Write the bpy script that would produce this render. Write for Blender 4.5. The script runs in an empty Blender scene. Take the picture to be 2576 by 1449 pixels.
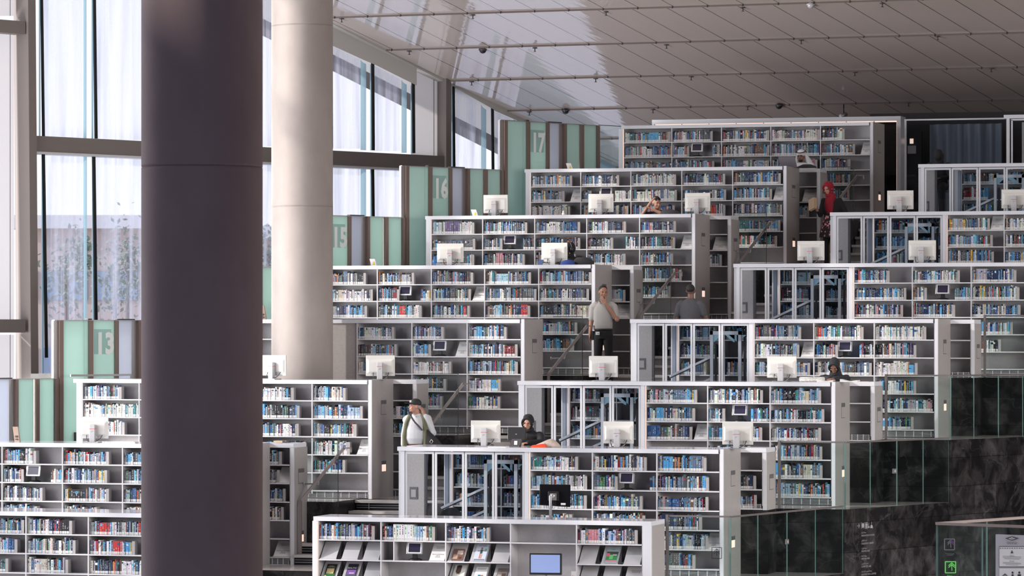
import bpy, bmesh, math, random
from mathutils import Vector, Matrix
R = random.Random(7)
S = bpy.context.scene
COL = S.collection
# ---------------------------------------------------------------- camera
# World frame: X runs along the shelf rows (to the right), Y away from the camera, Z up.
F = 10000.0; U0 = 1288.0; VH = 819.4; TH = math.radians(16.93)
ct, st = math.cos(TH), math.sin(TH)
H = 5.8                                             # camera height over the ground floor
cd = bpy.data.cameras.new('camera'); cam = bpy.data.objects.new('camera', cd); COL.objects.link(cam)
cam.location = (0, 0, H); cam.rotation_euler = (math.pi/2, 0, TH)
cd.sensor_width = 36; cd.lens = 36*F/2576; cd.shift_y = (VH-724.5)/2576
cd.clip_start = 1; cd.clip_end = 600
cd.dof.use_dof = True; cd.dof.focus_distance = 64; cd.dof.aperture_fstop = 8
S.camera = cam
# ---------------------------------------------------------------- light and exposure
S.view_settings.view_transform = 'Standard'; S.view_settings.look = 'None'
S.view_settings.gamma = 1; S.view_settings.use_curve_mapping = False
S.view_settings.exposure = 0.05
S.cycles.max_bounces = 6; S.cycles.diffuse_bounces = 3; S.cycles.glossy_bounces = 3
S.cycles.transmission_bounces = 4; S.cycles.transparent_max_bounces = 16
S.cycles.use_denoising = True; S.cycles.sample_clamp_indirect = 6
S.cycles.caustics_reflective = False; S.cycles.caustics_refractive = False
S.cycles.use_adaptive_sampling = True; S.cycles.adaptive_threshold = 0.02
W = bpy.data.worlds.new('sky'); S.world = W; W.use_nodes = True
wn = W.node_tree.nodes; wl = W.node_tree.links
bg = wn['Background']
tc = wn.new('ShaderNodeTexCoord'); sx = wn.new('ShaderNodeSeparateXYZ'); cr = wn.new('ShaderNodeValToRGB')
wl.new(tc.outputs['Generated'], sx.inputs[0]); wl.new(sx.outputs[2], cr.inputs[0]); wl.new(cr.outputs[0], bg.inputs[0])
cr.color_ramp.elements[0].position = 0.0; cr.color_ramp.elements[0].color = (.93, .93, .98, 1)
cr.color_ramp.elements[1].position = .5; cr.color_ramp.elements[1].color = (.5, .62, .95, 1)
bg.inputs[1].default_value = 1.2
SUN_EL = math.radians(24)
def cam_dir(x, d, z): return Vector((d*-st + x*ct, d*ct + x*st, z))
az = math.radians(80)
to_sun = cam_dir(-math.sin(az)*math.cos(SUN_EL), -math.cos(az)*math.cos(SUN_EL), math.sin(SUN_EL)).normalized()
sl = bpy.data.lights.new('sun', 'SUN'); so = bpy.data.objects.new('sun', sl); COL.objects.link(so)
so.rotation_euler = to_sun.to_track_quat('Z', 'Y').to_euler(); so.location = (-40, 40, 30)
sl.energy = 3.2; sl.angle = math.radians(.9); sl.color = (1, .93, .86)
def fill_light(name, x, d, z, hx, hd, hz, sx_, sy_, power, colr, spread=180):          # area lamp added as fill, in place of daylight; (hx, hd) = heading in the camera frame
    l = bpy.data.lights.new(name, 'AREA'); o = bpy.data.objects.new(name, l); COL.objects.link(o)
    l.shape = 'RECTANGLE'; l.size = sx_; l.size_y = sy_; l.energy = power; l.color = colr; l.spread = math.radians(spread)
    o.location = cam_dir(x, d, 0)+Vector((0, 0, z)); o.rotation_euler = (-cam_dir(hx, hd, hz)).to_track_quat('Z', 'Y').to_euler()
fill_light('fill_left_bays', -24.8, 56.5, 9.5, .88, .47, 0, 26, 13, 5400, (.94, .96, 1))  # added soft fill for the shelf fronts
fill_light('fill_left_low', -19.5, 66.0, 4.2, .80, .60, .7, 12, 5, 5600, (1, .95, .91))  # added low lamp, tilted up to brighten the ceiling
fill_light('fill_right', 26, 44, 7.0, -.62, .78, -.6, 30, 8, 3700, (1, .96, .93), 85)  # added lamp to lift right-facing panels; no window is built there
# ---------------------------------------------------------------- geometry frame
def P(x, d, z): return Vector((d*-st + x*ct, d*ct + x*st, H+z))       # metres right of / ahead of / above the camera
def at(u, v, Y):                                                       # where the line of sight of a photo pixel meets the plane Y
    t = (u-U0)/F; X = Y*(t*ct-st)/(ct+t*st); d = -X*st+Y*ct
    return Vector((X, Y, H+(VH-v)*d/F))
def ux(u, Y): return at(u, 0, Y).x
def on_line(u, p0, a):                                                 # the same for a vertical plane through p0=(x,d), heading a (camera frame)
    t = (u-U0)/F; k = math.tan(a); d = (p0[0]-k*p0[1])/(t-k); return (t*d, d)
def at_line(u, v, p0, a):
    x, d = on_line(u, p0, a); return P(x, d, (VH-v)*d/F)
ZT = [None]+[H+z for z in (3.97, 3.008, 2.039, 1.075, .109, -.889, -1.870, -2.820)]
def YL(k): return 79.08-2.941*k
def YR(k): return 78.92-2.941*k
FL = [None]+[z-1.94 for z in ZT[1:]]
# ---------------------------------------------------------------- materials
MATS = {}
def mat(name, col=(.5,.5,.5), rough=.5, metal=0, spec=.5, emit=None, es=0, noise=0, nscale=8, coat=0):
    if name in MATS: return MATS[name]
    m = bpy.data.materials.new(name); m.use_nodes = True; n = m.node_tree.nodes; l = m.node_tree.links
    b = n['Principled BSDF']; b.inputs['Base Color'].default_value = (*col, 1); b.inputs['Roughness'].default_value = rough
    b.inputs['Metallic'].default_value = metal; b.inputs['Specular IOR Level'].default_value = spec
    if coat: b.inputs['Coat Weight'].default_value = coat; b.inputs['Coat Roughness'].default_value = .03
    if emit: b.inputs['Emission Color'].default_value = (*emit, 1); b.inputs['Emission Strength'].default_value = es
    if noise:
        t = n.new('ShaderNodeTexCoord'); q = n.new('ShaderNodeTexNoise'); q.inputs['Scale'].default_value = nscale; q.inputs['Detail'].default_value = 5
        r = n.new('ShaderNodeValToRGB'); r.color_ramp.elements[0].position = .3; r.color_ramp.elements[1].position = .7
        r.color_ramp.elements[0].color = (*[c*(1-noise) for c in col], 1); r.color_ramp.elements[1].color = (*[min(1, c*(1+noise)) for c in col], 1)
        l.new(t.outputs['Object'], q.inputs[0]); l.new(q.outputs[0], r.inputs[0]); l.new(r.outputs[0], b.inputs['Base Color'])
    MATS[name] = m; return m
WHITE = mat('white_laminate', (.72,.73,.78), .28, noise=.02, nscale=3)
TOPM = mat('glossy_counter', (.68,.69,.74), .1, noise=.02, nscale=3)
GREYP = mat('grey_end_panel', (.38,.355,.35), .5, noise=.06, nscale=30)
SHELFM = mat('shelf_grey', (.53,.51,.525), .45, noise=.04, nscale=20)
EDGE = mat('shelf_edge', (.70,.70,.74), .35)
STEEL = mat('brushed_steel', (.55,.54,.55), .32, .8)
DSTEEL = mat('dark_steel', (.10,.095,.10), .4, .5)
BROWN = mat('bronze_post', (.26,.19,.165), .45, .4)
FRAMEB = mat('facade_frame_brown', (.19,.165,.155), .55)
FRAMEW = None
BLACK = mat('black_rubber', (.012,.012,.014), .4)
ALU = mat('aluminium_frame', (.72,.73,.77), .35, .25)
MONW = mat('monitor_white', (.70,.685,.65), .35)
MONG = mat('monitor_stand', (.50,.50,.52), .35)
RED = mat('red_ring', (.6,.05,.05), .4)
WARM = mat('warm_light', (1,.75,.6), .5, emit=(1,.72,.60), es=.8)
CORK = mat('socket_plate', (.36,.34,.34), .45)
SOCKD = mat('socket_dark', (.12,.115,.12), .6)  # dark grey for socket plates, joints and small print
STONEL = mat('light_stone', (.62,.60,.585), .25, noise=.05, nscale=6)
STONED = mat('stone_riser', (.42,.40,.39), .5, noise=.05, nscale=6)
FLOORM = mat('polished_floor', (.62,.60,.595), .12, noise=.05, nscale=2)
PLATE = mat('display_plate', (.62,.62,.64), .35, .2)
PAPER = mat('paper', (.85,.84,.84), .6)
INK = mat('ink', (.03,.03,.04), .6)
def mix_glass(name, tint, refl, rough=.02, diff=None, dfac=0.0):
    m = bpy.data.materials.new(name); m.use_nodes = True; n = m.node_tree.nodes; l = m.node_tree.links; n.clear()
    o = n.new('ShaderNodeOutputMaterial'); tr = n.new('ShaderNodeBsdfTransparent'); tr.inputs[0].default_value = (*tint, 1)
    g = n.new('ShaderNodeBsdfGlossy'); g.inputs['Roughness'].default_value = rough; g.inputs[0].default_value = (.9,1,.97,1)
    lw = n.new('ShaderNodeLayerWeight'); lw.inputs[0].default_value = .5; pw = n.new('ShaderNodeMath'); pw.operation = 'POWER'; pw.inputs[1].default_value = 4; ma = n.new('ShaderNodeMath'); ma.operation = 'MULTIPLY_ADD'; ma.inputs[1].default_value = refl*2; ma.inputs[2].default_value = .03; ma.use_clamp = True; mx = n.new('ShaderNodeMixShader')
    l.new(lw.outputs['Facing'], pw.inputs[0]); l.new(pw.outputs[0], ma.inputs[0]); l.new(ma.outputs[0], mx.inputs[0]); l.new(tr.outputs[0], mx.inputs[1]); l.new(g.outputs[0], mx.inputs[2])
    last = mx
    if dfac:
        d = n.new('ShaderNodeBsdfTranslucent'); d.inputs[0].default_value = (*diff, 1)
        d2 = n.new('ShaderNodeBsdfDiffuse'); d2.inputs[0].default_value = (*diff, 1)
        a = n.new('ShaderNodeMixShader'); a.inputs[0].default_value = .5; l.new(d.outputs[0], a.inputs[1]); l.new(d2.outputs[0], a.inputs[2])
        mm = n.new('ShaderNodeMixShader'); mm.inputs[0].default_value = dfac; l.new(mx.outputs[0], mm.inputs[1]); l.new(a.outputs[0], mm.inputs[2]); last = mm
    l.new(last.outputs[0], o.inputs[0]); MATS[name] = m; return m
GLASS = mix_glass('clear_guard_glass', (.94,.975,.965), .16)
GLASS2 = mix_glass('screen_glass', (.84,.88,.92), .25)
GEDGE = mat('glass_edge', (.13,.22,.21), .2)
TEAL = mix_glass('frosted_green_glass', (.5,.75,.7), .2, .3, (.64,.82,.765), .97)
FROST = mix_glass('frosted_white_glass', (.7,.8,.9), .2, .3, (.72,.76,.84), .95)
BLUEG = mix_glass('blue_tinted_curved_glass', (.5,.68,.76), .3, .05, (.33,.48,.56), .82)
FRAMEW = mix_glass('facade_white_panel', (.9,.9,.9), .05, .5, (.64,.62,.62), .985)
def facade_glass():
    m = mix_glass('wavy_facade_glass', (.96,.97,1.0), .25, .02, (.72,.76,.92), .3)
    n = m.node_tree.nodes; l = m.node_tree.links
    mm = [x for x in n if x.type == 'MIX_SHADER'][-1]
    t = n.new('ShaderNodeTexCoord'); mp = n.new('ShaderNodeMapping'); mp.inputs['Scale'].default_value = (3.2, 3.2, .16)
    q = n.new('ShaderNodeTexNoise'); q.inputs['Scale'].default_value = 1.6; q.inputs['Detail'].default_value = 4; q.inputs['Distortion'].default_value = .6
    r = n.new('ShaderNodeMapRange'); r.inputs[1].default_value = .35; r.inputs[2].default_value = .7; r.inputs[3].default_value = .08; r.inputs[4].default_value = .7  # uneven milky streaks painted in for sky reflections on the panes
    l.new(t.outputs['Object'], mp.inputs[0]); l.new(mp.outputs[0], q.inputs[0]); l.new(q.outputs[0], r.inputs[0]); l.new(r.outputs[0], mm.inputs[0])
    return m
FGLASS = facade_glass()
def stone():
    m = bpy.data.materials.new('black_veined_stone'); m.use_nodes = True; n = m.node_tree.nodes; l = m.node_tree.links; b = n['Principled BSDF']
    t = n.new('ShaderNodeTexCoord'); q = n.new('ShaderNodeTexNoise'); q.inputs['Scale'].default_value = 2.6; q.inputs['Detail'].default_value = 10; q.inputs['Roughness'].default_value = .68; q.inputs['Distortion'].default_value = .5
    r = n.new('ShaderNodeValToRGB'); e = r.color_ramp.elements; e[0].position = .44; e[0].color = (.011,.0105,.012,1); e[1].position = .82; e[1].color = (.12,.11,.115,1)
    q2 = n.new('ShaderNodeTexNoise'); q2.inputs['Scale'].default_value = 1.1; q2.inputs['Detail'].default_value = 7; q2.inputs['Distortion'].default_value = .9
    r2 = n.new('ShaderNodeValToRGB'); e = r2.color_ramp.elements; e[0].position = .492; e[0].color = (0,0,0,1); e[1].position = .5; e[1].color = (1,1,1,1); x = e.new(.508); x.color = (0,0,0,1)
    br = n.new('ShaderNodeTexBrick'); br.inputs['Scale'].default_value = 1; br.inputs['Brick Width'].default_value = .9; br.inputs['Row Height'].default_value = .46; br.inputs['Mortar Size'].default_value = .004
    br.inputs[1].default_value = (1,1,1,1); br.inputs[2].default_value = (.45,.45,.45,1); br.inputs[3].default_value = (.1,.1,.1,1)
    sp = n.new('ShaderNodeSeparateXYZ'); cb = n.new('ShaderNodeCombineXYZ'); ad = n.new('ShaderNodeMath'); ad.operation = 'ADD'
    l.new(t.outputs['Object'], sp.inputs[0]); l.new(sp.outputs[0], ad.inputs[0]); l.new(sp.outputs[1], ad.inputs[1]); l.new(ad.outputs[0], cb.inputs[0]); l.new(sp.outputs[2], cb.inputs[1]); l.new(cb.outputs[0], br.inputs[0])
    mx = n.new('ShaderNodeMixRGB'); mx.blend_type = 'ADD'; mx.inputs[0].default_value = .04
    mu = n.new('ShaderNodeMixRGB'); mu.blend_type = 'MULTIPLY'; mu.inputs[0].default_value = 1
    for a in (q, q2): l.new(t.outputs['Object'], a.inputs[0])
    l.new(q.outputs[0], r.inputs[0]); l.new(q2.outputs[0], r2.inputs[0]); l.new(r.outputs[0], mx.inputs[1]); l.new(r2.outputs[0], mx.inputs[2])
    l.new(mx.outputs[0], mu.inputs[1]); l.new(br.outputs[0], mu.inputs[2]); l.new(mu.outputs[0], b.inputs['Base Color'])
    b.inputs['Roughness'].default_value = .3; b.inputs['Specular IOR Level'].default_value = .35
    return m
STONE = stone()
def attr_mat(name, rough, grime=.0):
    m = bpy.data.materials.new(name); m.use_nodes = True; n = m.node_tree.nodes; l = m.node_tree.links; b = n['Principled BSDF']
    a = n.new('ShaderNodeAttribute'); a.attribute_name = 'Col'; l.new(a.outputs[0], b.inputs['Base Color']); b.inputs['Roughness'].default_value = rough
    b.inputs['Specular IOR Level'].default_value = .4
    return m
BOOKM = attr_mat('book_cover', .4)
# ---------------------------------------------------------------- object helpers
def tag(o, label=None, cat=None, group=None, kind=None):
    if label: o['label'] = label
    if cat: o['category'] = cat
    if group: o['group'] = group
    if kind: o['kind'] = kind
    return o
def empty(name, loc, label=None, cat=None, group=None):
    o = bpy.data.objects.new(name, None); COL.objects.link(o); o.location = loc; o.empty_display_size = .1
    return tag(o, label, cat, group)
class MB:
    def __init__(s): s.v = []; s.f = []; s.m = []; s.c = []; s.mats = []; s.col = None; s.sm = []
    def mi(s, m):
        if m not in s.mats: s.mats.append(m)
        return s.mats.index(m)
    def face(s, pts, m, smooth=False):
        i = len(s.v); s.v += [tuple(p) for p in pts]; s.f.append(tuple(range(i, i+len(pts)))); s.m.append(s.mi(m)); s.c.append(s.col); s.sm.append(smooth)
    def box(s, x0, x1, y0, y1, z0, z1, m, skip=''):
        return s.hexa([(x0,y0,z0),(x1,y0,z0),(x1,y1,z0),(x0,y1,z0),(x0,y0,z1),(x1,y0,z1),(x1,y1,z1),(x0,y1,z1)], m)
    def hexa(s, p, m, ms=None):
        i = len(s.v); s.v += [tuple(q) for q in p]
        for k, f in enumerate(((0,3,2,1),(4,5,6,7),(0,1,5,4),(1,2,6,5),(2,3,7,6),(3,0,4,7))):
            s.f.append(tuple(i+j for j in f)); mm = (ms or {}).get(k, m)
            if isinstance(mm, tuple): s.m.append(s.mi(mm[0])); s.c.append(mm[1])
            else: s.m.append(s.mi(mm)); s.c.append(s.col)
            s.sm.append(False)
        return s
    def bar(s, a, b, w, h, m, up=(0,0,1)):
        a = Vector(a); b = Vector(b); d = (b-a).normalized(); x = d.cross(Vector(up))
        if x.length < 1e-4: x = Vector((1,0,0))
        x.normalize(); y = x.cross(d).normalized(); x *= w/2; y *= h/2
        s.hexa([a-x-y, a+x-y, b+x-y, b-x-y, a-x+y, a+x+y, b+x+y, b-x+y], m); return s
    def tube(s, pts, r, m, n=8, closed_ends=True):
        pts = [Vector(p) for p in pts]; rr = r if isinstance(r, (list, tuple)) else [r]*len(pts)
        rings = []; prev = None
        for k, p in enumerate(pts):
            d = (pts[min(k+1, len(pts)-1)]-pts[max(k-1, 0)]).normalized()
            x = prev if prev is not None else (Vector((0,0,1)) if abs(d.z) < .9 else Vector((1,0,0)))
            x = (x-d*x.dot(d)).normalized(); prev = x; y = d.cross(x); i = len(s.v)
            s.v += [tuple(p+(x*math.cos(2*math.pi*j/n)+y*math.sin(2*math.pi*j/n))*rr[k]) for j in range(n)]; rings.append(i)
        mi = s.mi(m)
        for a, b in zip(rings, rings[1:]):
            for j in range(n): s.f.append((a+j, a+(j+1)%n, b+(j+1)%n, b+j)); s.m.append(mi); s.c.append(s.col); s.sm.append(True)
        if closed_ends:
            s.f.append(tuple(rings[0]+j for j in reversed(range(n)))); s.f.append(tuple(rings[-1]+j for j in range(n)))
            for _ in (0, 1): s.m.append(mi); s.c.append(s.col); s.sm.append(False)
        return s
    def cyl(s, c, r, z0, z1, m, n=24): return s.tube([(c[0],c[1],z0),(c[0],c[1],z1)], r, m, n)
    def sphere(s, c, r, m, n=12, sc=(1,1,1)):
        i0 = len(s.v); mi = s.mi(m); h = n//2
        for a in range(h+1):
            for b in range(n):
                p = math.pi*a/h; q = 2*math.pi*b/n
                s.v.append((c[0]+r*sc[0]*math.sin(p)*math.cos(q), c[1]+r*sc[1]*math.sin(p)*math.sin(q), c[2]+r*sc[2]*math.cos(p)))
        for a in range(h):
            for b in range(n):
                s.f.append((i0+a*n+b, i0+(a+1)*n+b, i0+(a+1)*n+(b+1)%n, i0+a*n+(b+1)%n)); s.m.append(mi); s.c.append(s.col); s.sm.append(True)
        return s
    def build(s, name, parent=None, label=None, cat=None, group=None, kind=None, origin=None, bevel=0):
        me = bpy.data.meshes.new(name); v = s.v
        if origin is None:
            if parent is not None: origin = tuple(parent.matrix_basis.translation) if parent.parent is None else tuple((parent.parent.matrix_basis.translation+parent.matrix_basis.translation))
            else:
                xs = [p[0] for p in v]; ys = [p[1] for p in v]; zs = [p[2] for p in v]
                origin = ((min(xs)+max(xs))/2, (min(ys)+max(ys))/2, min(zs))
        me.from_pydata([(p[0]-origin[0], p[1]-origin[1], p[2]-origin[2]) for p in v], [], s.f)
        for m in s.mats: me.materials.append(m)
        me.polygons.foreach_set('material_index', s.m); me.polygons.foreach_set('use_smooth', s.sm)
        if any(c is not None for c in s.c):
            ca = me.color_attributes.new('Col', 'FLOAT_COLOR', 'CORNER'); buf = []
            for c, f in zip(s.c, s.f): buf += (list(c or (.5,.5,.5))+[1])*len(f)
            ca.data.foreach_set('color', buf)
        me.update()
        o = bpy.data.objects.new(name, me); COL.objects.link(o)
        if parent is not None:
            o.parent = parent
        else: o.location = origin
        if bevel:
            b = o.modifiers.new('bevel', 'BEVEL'); b.width = bevel; b.segments = 2; b.limit_method = 'ANGLE'
        return tag(o, label, cat, group, kind)
def text_mesh(body, size, bold=0):
    cu = bpy.data.curves.new('t', 'FONT'); cu.offset = bold; cu.body = body; cu.size = size; cu.align_x = 'LEFT'; cu.resolution_u = 2
    o = bpy.data.objects.new('t', cu); COL.objects.link(o); dg = bpy.context.evaluated_depsgraph_get()
    me = bpy.data.meshes.new_from_object(o.evaluated_get(dg)); bpy.data.objects.remove(o); bpy.data.curves.remove(cu)
    v = [tuple(q.co) for q in me.vertices]; f = [tuple(q.vertices) for q in me.polygons]; bpy.data.meshes.remove(me); return v, f
def put_text(mb, body, size, origin, ax, ay, m, fit=None, center=False, bold=0):
    v, f = text_mesh(body, size, bold)
    if not v: return
    w = max(p[0] for p in v); w0 = min(p[0] for p in v); k = 1
    if fit and w-w0 > 0: k = fit/(w-w0)
    ax = Vector(ax); ay = Vector(ay); origin = Vector(origin); off = -(w+w0)/2*k if center else 0
    i = len(mb.v); mi = mb.mi(m)
    for p in v: mb.v.append(tuple(origin+ax*(p[0]*k+off)+ay*p[1]))
    for q in f: mb.f.append(tuple(i+j for j in q)); mb.m.append(mi); mb.c.append(mb.col); mb.sm.append(False)
ORD = ['first','second','third','fourth','fifth','sixth','seventh','eighth']
TIER = {1:'top', 2:'second', 3:'third', 4:'fourth', 5:'fifth', 6:'sixth', 7:'seventh', 8:'lowest'}
def bank(side, k): return f"{TIER[k]} {'left' if side=='L' else 'right'} row"
# ---------------------------------------------------------------- Arabic lettering (joined forms, set right to left)
AR = {'ا':0xFE8D,'ب':0xFE8F,'ة':0xFE93,'ت':0xFE95,'ج':0xFE9D,'د':0xFEA9,'ر':0xFEAD,'ز':0xFEAF,'س':0xFEB1,'ص':0xFEB9,'ط':0xFEC1,'ع':0xFEC9,'ف':0xFED1,'ق':0xFED5,'ك':0xFED9,'ل':0xFEDD,'م':0xFEE1,'ن':0xFEE5,'ه':0xFEE9,'و':0xFEED,'ي':0xFEF1,'ء':0xFE80,'أ':0xFE83,'إ':0xFE87,'خ':0xFEA5,'ح':0xFEA1,'ش':0xFEB5,'ض':0xFEBD,'ئ':0xFE89,'غ':0xFECD,'ى':0xFEEF,'ث':0xFE99}
NOJOIN = 'اأإدذرزوةءى'
def arabic(txt):
    words = []
    for w in txt.split(' '):
        o = []
        for i, c in enumerate(w):
            if c not in AR: o.append(c); continue
            b = AR[c]; pv = i > 0 and w[i-1] not in NOJOIN; nx = i < len(w)-1 and c not in NOJOIN
            o.append(chr(b+(3 if pv and nx else 2 if nx else 1 if pv else 0)))
        words.append(''.join(reversed(o)))
    return ' '.join(reversed(words))
# ---------------------------------------------------------------- ceiling
cB = Vector((.771, 1, -.348)).normalized(); cC = Vector((.931, -.365, 0)).normalized()
E0 = Vector(((834-U0)/F, 1, (VH-60)/F))*81.4
cN = cC.cross(cB).normalized()
if cN.z > 0: cN = -cN                                                   # points down into the room
def ceil_pt(a, b, n=0): q = E0+cC*a+cB*b+cN*n; return P(*q)
def ceil_px(u, v, n=0):
    r = Vector(((u-U0)/F, 1, (VH-v)/F)); q = r*(cN.dot(E0)/cN.dot(r)); return P(*(q+cN*n))
def ceiling_mat():
    m = bpy.data.materials.new('glossy_ceiling_panels'); m.use_nodes = True; n = m.node_tree.nodes; l = m.node_tree.links; b = n['Principled BSDF']
    uv = n.new('ShaderNodeUVMap'); br = n.new('ShaderNodeTexBrick'); br.offset = 0; br.inputs['Scale'].default_value = 1
    br.inputs['Brick Width'].default_value = .727; br.inputs['Row Height'].default_value = 50; br.inputs['Mortar Size'].default_value = .0095; br.inputs['Mortar Smooth'].default_value = 0
    br.inputs[1].default_value = (.64,.555,.52,1); br.inputs[2].default_value = (.64,.555,.52,1); br.inputs[3].default_value = (.06,.045,.04,1)
    l.new(uv.outputs[0], br.inputs[0]); l.new(br.outputs[0], b.inputs['Base Color'])
    q = n.new('ShaderNodeTexNoise'); q.inputs['Scale'].default_value = 1.2; mp = n.new('ShaderNodeMapping'); mp.inputs['Scale'].default_value = (6, 1.2, 1)
    bp = n.new('ShaderNodeBump'); bp.inputs['Strength'].default_value = .12; bp.inputs['Distance'].default_value = .03
    l.new(uv.outputs[0], mp.inputs[0]); l.new(mp.outputs[0], q.inputs[0]); l.new(q.outputs[0], bp.inputs['Height']); l.new(bp.outputs[0], b.inputs['Normal'])
    b.inputs['Roughness'].default_value = .07; b.inputs['IOR'].default_value = 2.9
    return m
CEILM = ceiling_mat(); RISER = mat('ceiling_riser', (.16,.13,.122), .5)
def build_ceiling():
    v = []; f = []; uvs = []; ms = []
    A0 = .1; A1 = 42
    for k in range(-34, 9):
        b0 = -.42+2.06*k-2.06; b1 = b0+2.06; sh = .36+.11*k
        # each course is a shallow shingle: its near edge hangs 6 cm below the course in front of it
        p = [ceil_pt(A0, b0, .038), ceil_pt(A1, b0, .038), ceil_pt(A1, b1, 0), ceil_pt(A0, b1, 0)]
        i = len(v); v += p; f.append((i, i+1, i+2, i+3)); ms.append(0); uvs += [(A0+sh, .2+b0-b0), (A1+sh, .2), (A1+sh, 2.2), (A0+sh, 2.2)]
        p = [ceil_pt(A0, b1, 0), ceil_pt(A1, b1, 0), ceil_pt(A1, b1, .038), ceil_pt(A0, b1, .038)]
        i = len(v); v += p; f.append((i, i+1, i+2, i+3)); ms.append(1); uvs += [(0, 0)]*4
        # notches at the joints along the riser
        for j in range(0, 40):
            a = .727*j-sh-.36+.36
            if a < A0: continue
            p = [ceil_pt(a-.008, b1-.012, -.01), ceil_pt(a+.008, b1-.012, -.01), ceil_pt(a+.008, b1-.012, .05), ceil_pt(a-.008, b1-.012, .05)]
            i = len(v); v += p; f.append((i, i+1, i+2, i+3)); ms.append(2); uvs += [(0, 0)]*4
    me = bpy.data.meshes.new('ceiling'); me.from_pydata([tuple(q) for q in v], [], f)
    for m in (CEILM, RISER, mat('ceiling_gap', (.02,.018,.018), .6)): me.materials.append(m)
    me.polygons.foreach_set('material_index', ms); ul = me.uv_layers.new(name='UVMap'); ul.data.foreach_set('uv', [c for q in uvs for c in q]); me.update()
    o = bpy.data.objects.new('ceiling', me); COL.objects.link(o); tag(o, kind='structure')
    # roof slab over it, so that no daylight leaks in
    m = MB(); m.hexa([ceil_pt(-3, -75, -.5), ceil_pt(60, -75, -.5), ceil_pt(60, 22, -.5), ceil_pt(-3, 22, -.5), ceil_pt(-3, -75, -.9), ceil_pt(60, -75, -.9), ceil_pt(60, 22, -.9), ceil_pt(-3, 22, -.9)], mat('roof_dark', (.1,.09,.09), .8)); m.build('roof_slab', kind='structure')
    # pale soffit strip between the ceiling edge and the facade head
    m = MB(); SO = mat('soffit_plaster', (.62,.60,.58), .6)
    m.hexa([ceil_pt(-1.2, -75, .02), ceil_pt(.12, -75, .05), ceil_pt(.12, 22, .05), ceil_pt(-1.2, 22, .02), ceil_pt(-1.2, -75, -.5), ceil_pt(.12, -75, -.5), ceil_pt(.12, 22, -.5), ceil_pt(-1.2, 22, -.5)], SO); m.build('trim_1', kind='structure')
build_ceiling()
# ---------------------------------------------------------------- facade (glazed wall on the left)
FA = math.radians(40); FP = (1.87, 88.0)
def fa(u, v, off=0):                                                    # point of the facade plane seen at a photo pixel; off = metres outwards
    x, d = on_line(u, FP, FA); z = (VH-v)*d/F
    return P(x-off*math.cos(FA), d+off*math.sin(FA), z)
fdir = cam_dir(math.sin(FA), math.cos(FA), 0); fout = cam_dir(-math.cos(FA), math.sin(FA), 0); F0 = P(FP[0], FP[1], 0)
def fs(u): x, d = on_line(u, FP, FA); return (P(x, d, 0)-F0).dot(fdir)
def fbar(mb, u0, u1, v0, v1, m, o0=0, o1=.12, lean=0):
    # upright or rail of the facade between two pixel columns and rows (metres kept constant along it)
    a0, a1 = fs(u0), fs(u1); x, d = on_line((u0+u1)/2, FP, FA); zt = (VH-v0)*d/F+H; zb = (VH-v1)*d/F+H
    q = []
    for z, sh in ((zb, lean), (zt, 0)):
        for a, o in ((a0+sh, o0), (a1+sh, o0), (a1+sh, o1), (a0+sh, o1)):
            p = F0+fdir*a+fout*o; q.append((p.x, p.y, z))
    mb.hexa(q, m)
def frail(mb, u0, v0, u1, v1, h, m, o0=0, o1=.3):                        # level rail following the facade
    a0, a1 = fs(u0), fs(u1); x, d = on_line(u0, FP, FA); z0 = (VH-v0)*d/F+H; hh = h*d/F
    q = []
    for z in (z0-hh, z0):
        for a, o in ((a0, o0), (a1, o0), (a1, o1), (a0, o1)): p = F0+fdir*a+fout*o; q.append((p.x, p.y, z))
    mb.hexa(q, m)
GND = -5.8
DARKW = mat('sun_blocker_dark', (.06,.055,.055), .7)
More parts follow.
